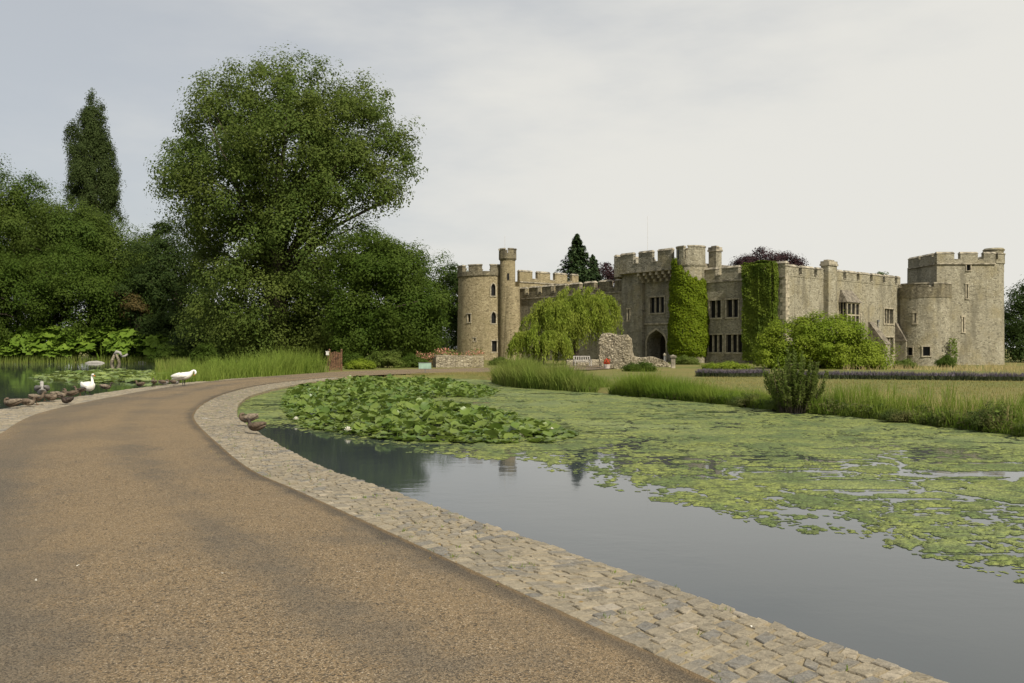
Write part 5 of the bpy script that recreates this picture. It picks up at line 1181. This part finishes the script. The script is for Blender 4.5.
# small litter lying on the road
r = np.random.default_rng(400)
for i, (px, py, lb) in enumerate([(358,578,'tiny white feather on the gravel, middle of the road'),(36,587,'pale fleck of litter at the left of the road'),(77,572,'pale twig lying near the left of the road'),(222,580,'pale pebble on the gravel near the bottom middle'),(752,620,'curled white feather on the stone kerb by the water')]):
    x, y = G(px, py); P = np.column_stack([r.normal(size=(5,2))*.005, r.uniform(.044, .05, 5)]) if i != 4 else np.column_stack([r.normal(size=(5,2))*.008, r.uniform(-.04,-.03,5)])
    v, f = leafquads(P, unit(r.normal(size=P.shape)*.4+np.array([0,0,1])), .014, r, .5); o = npmesh('feather', v, f, M['white']); o.location = (x, y, 0); tag(o, lb, 'litter')

# ---------------------------------------------------------------- light, sky, camera
EL = R(43); az = math.atan2(.53, -.848)
sd = Vector((math.cos(EL)*math.sin(az), math.cos(EL)*math.cos(az), math.sin(EL)))
sun = bpy.data.lights.new('sun', 'SUN'); sun.energy = 5.0; sun.angle = R(.8); sun.color = (1, .93, .80)
so = bpy.data.objects.new('sun', sun); COL.objects.link(so); so.rotation_euler = (-sd).to_track_quat('-Z', 'Y').to_euler(); so.location = (20, -40, 60)
wd = bpy.data.worlds.new('World'); scene.world = wd; wd.use_nodes = True; t = wd.node_tree; t.nodes.clear()
def wn(ty, **k):
    n = t.nodes.new(ty)
    for a, b in k.items(): setattr(n, a, b)
    return n
out = wn('ShaderNodeOutputWorld'); sky = wn('ShaderNodeTexSky', sky_type='NISHITA'); sky.sun_disc = False; sky.sun_elevation = EL; sky.sun_rotation = az; sky.air_density = 1.0; sky.dust_density = 2.5
b1_ = wn('ShaderNodeBackground'); b1_.inputs[1].default_value = .085; t.links.new(sky.outputs[0], b1_.inputs[0])
tc = wn('ShaderNodeTexCoord'); mp = wn('ShaderNodeMapping'); mp.inputs['Scale'].default_value = (1, 1, 3.2); mp.inputs['Rotation'].default_value = (0, R(12), R(20)); t.links.new(tc.outputs['Generated'], mp.inputs[0])
no = wn('ShaderNodeTexNoise'); no.inputs['Scale'].default_value = 1.5; no.inputs['Detail'].default_value = 6; no.inputs['Roughness'].default_value = .58; t.links.new(mp.outputs[0], no.inputs[0])
sep = wn('ShaderNodeSeparateXYZ'); t.links.new(tc.outputs['Generated'], sep.inputs[0])
# cloud veil thicker to the right of the view and near the horizon
m1 = wn('ShaderNodeMath', operation='MULTIPLY_ADD'); t.links.new(sep.outputs[0], m1.inputs[0]); m1.inputs[1].default_value = .42; t.links.new(no.outputs[0], m1.inputs[2])
m2 = wn('ShaderNodeMath', operation='MULTIPLY_ADD'); t.links.new(sep.outputs[2], m2.inputs[0]); m2.inputs[1].default_value = -.35; t.links.new(m1.outputs[0], m2.inputs[2])
mr = wn('ShaderNodeMapRange', interpolation_type='SMOOTHSTEP'); t.links.new(m2.outputs[0], mr.inputs[0]); mr.inputs[1].default_value = .16; mr.inputs[2].default_value = .66; mr.inputs[3].default_value = .62; mr.inputs[4].default_value = .97
cr = wn('ShaderNodeMix', data_type='RGBA'); cr.inputs[6].default_value = (.52,.57,.645,1); cr.inputs[7].default_value = (.82,.805,.75,1); t.links.new(mr.outputs[0], cr.inputs[0])
b2_ = wn('ShaderNodeBackground'); b2_.inputs[1].default_value = 1.0; t.links.new(cr.outputs[2], b2_.inputs[0])
ms = wn('ShaderNodeMixShader'); t.links.new(mr.outputs[0], ms.inputs[0]); t.links.new(b1_.outputs[0], ms.inputs[1]); t.links.new(b2_.outputs[0], ms.inputs[2]); t.links.new(ms.outputs[0], out.inputs[0])

cam = bpy.data.cameras.new('camera'); cam.sensor_width = 36; cam.lens = F/1024*36; cam.shift_y = (HOR-341.5)/1024; cam.clip_end = 6000; cam.clip_start = .05
co = bpy.data.objects.new('camera', cam); COL.objects.link(co); co.location = (0, 0, CAMZ); co.rotation_euler = (R(90), 0, 0); scene.camera = co
scene.view_settings.view_transform = 'Standard'; scene.view_settings.look = 'None'; scene.view_settings.exposure = 0.0; scene.view_settings.gamma = 1.0
try: scene.view_settings.use_curve_mapping = False
except Exception: pass
scene.render.resolution_x = 1024; scene.render.resolution_y = 683
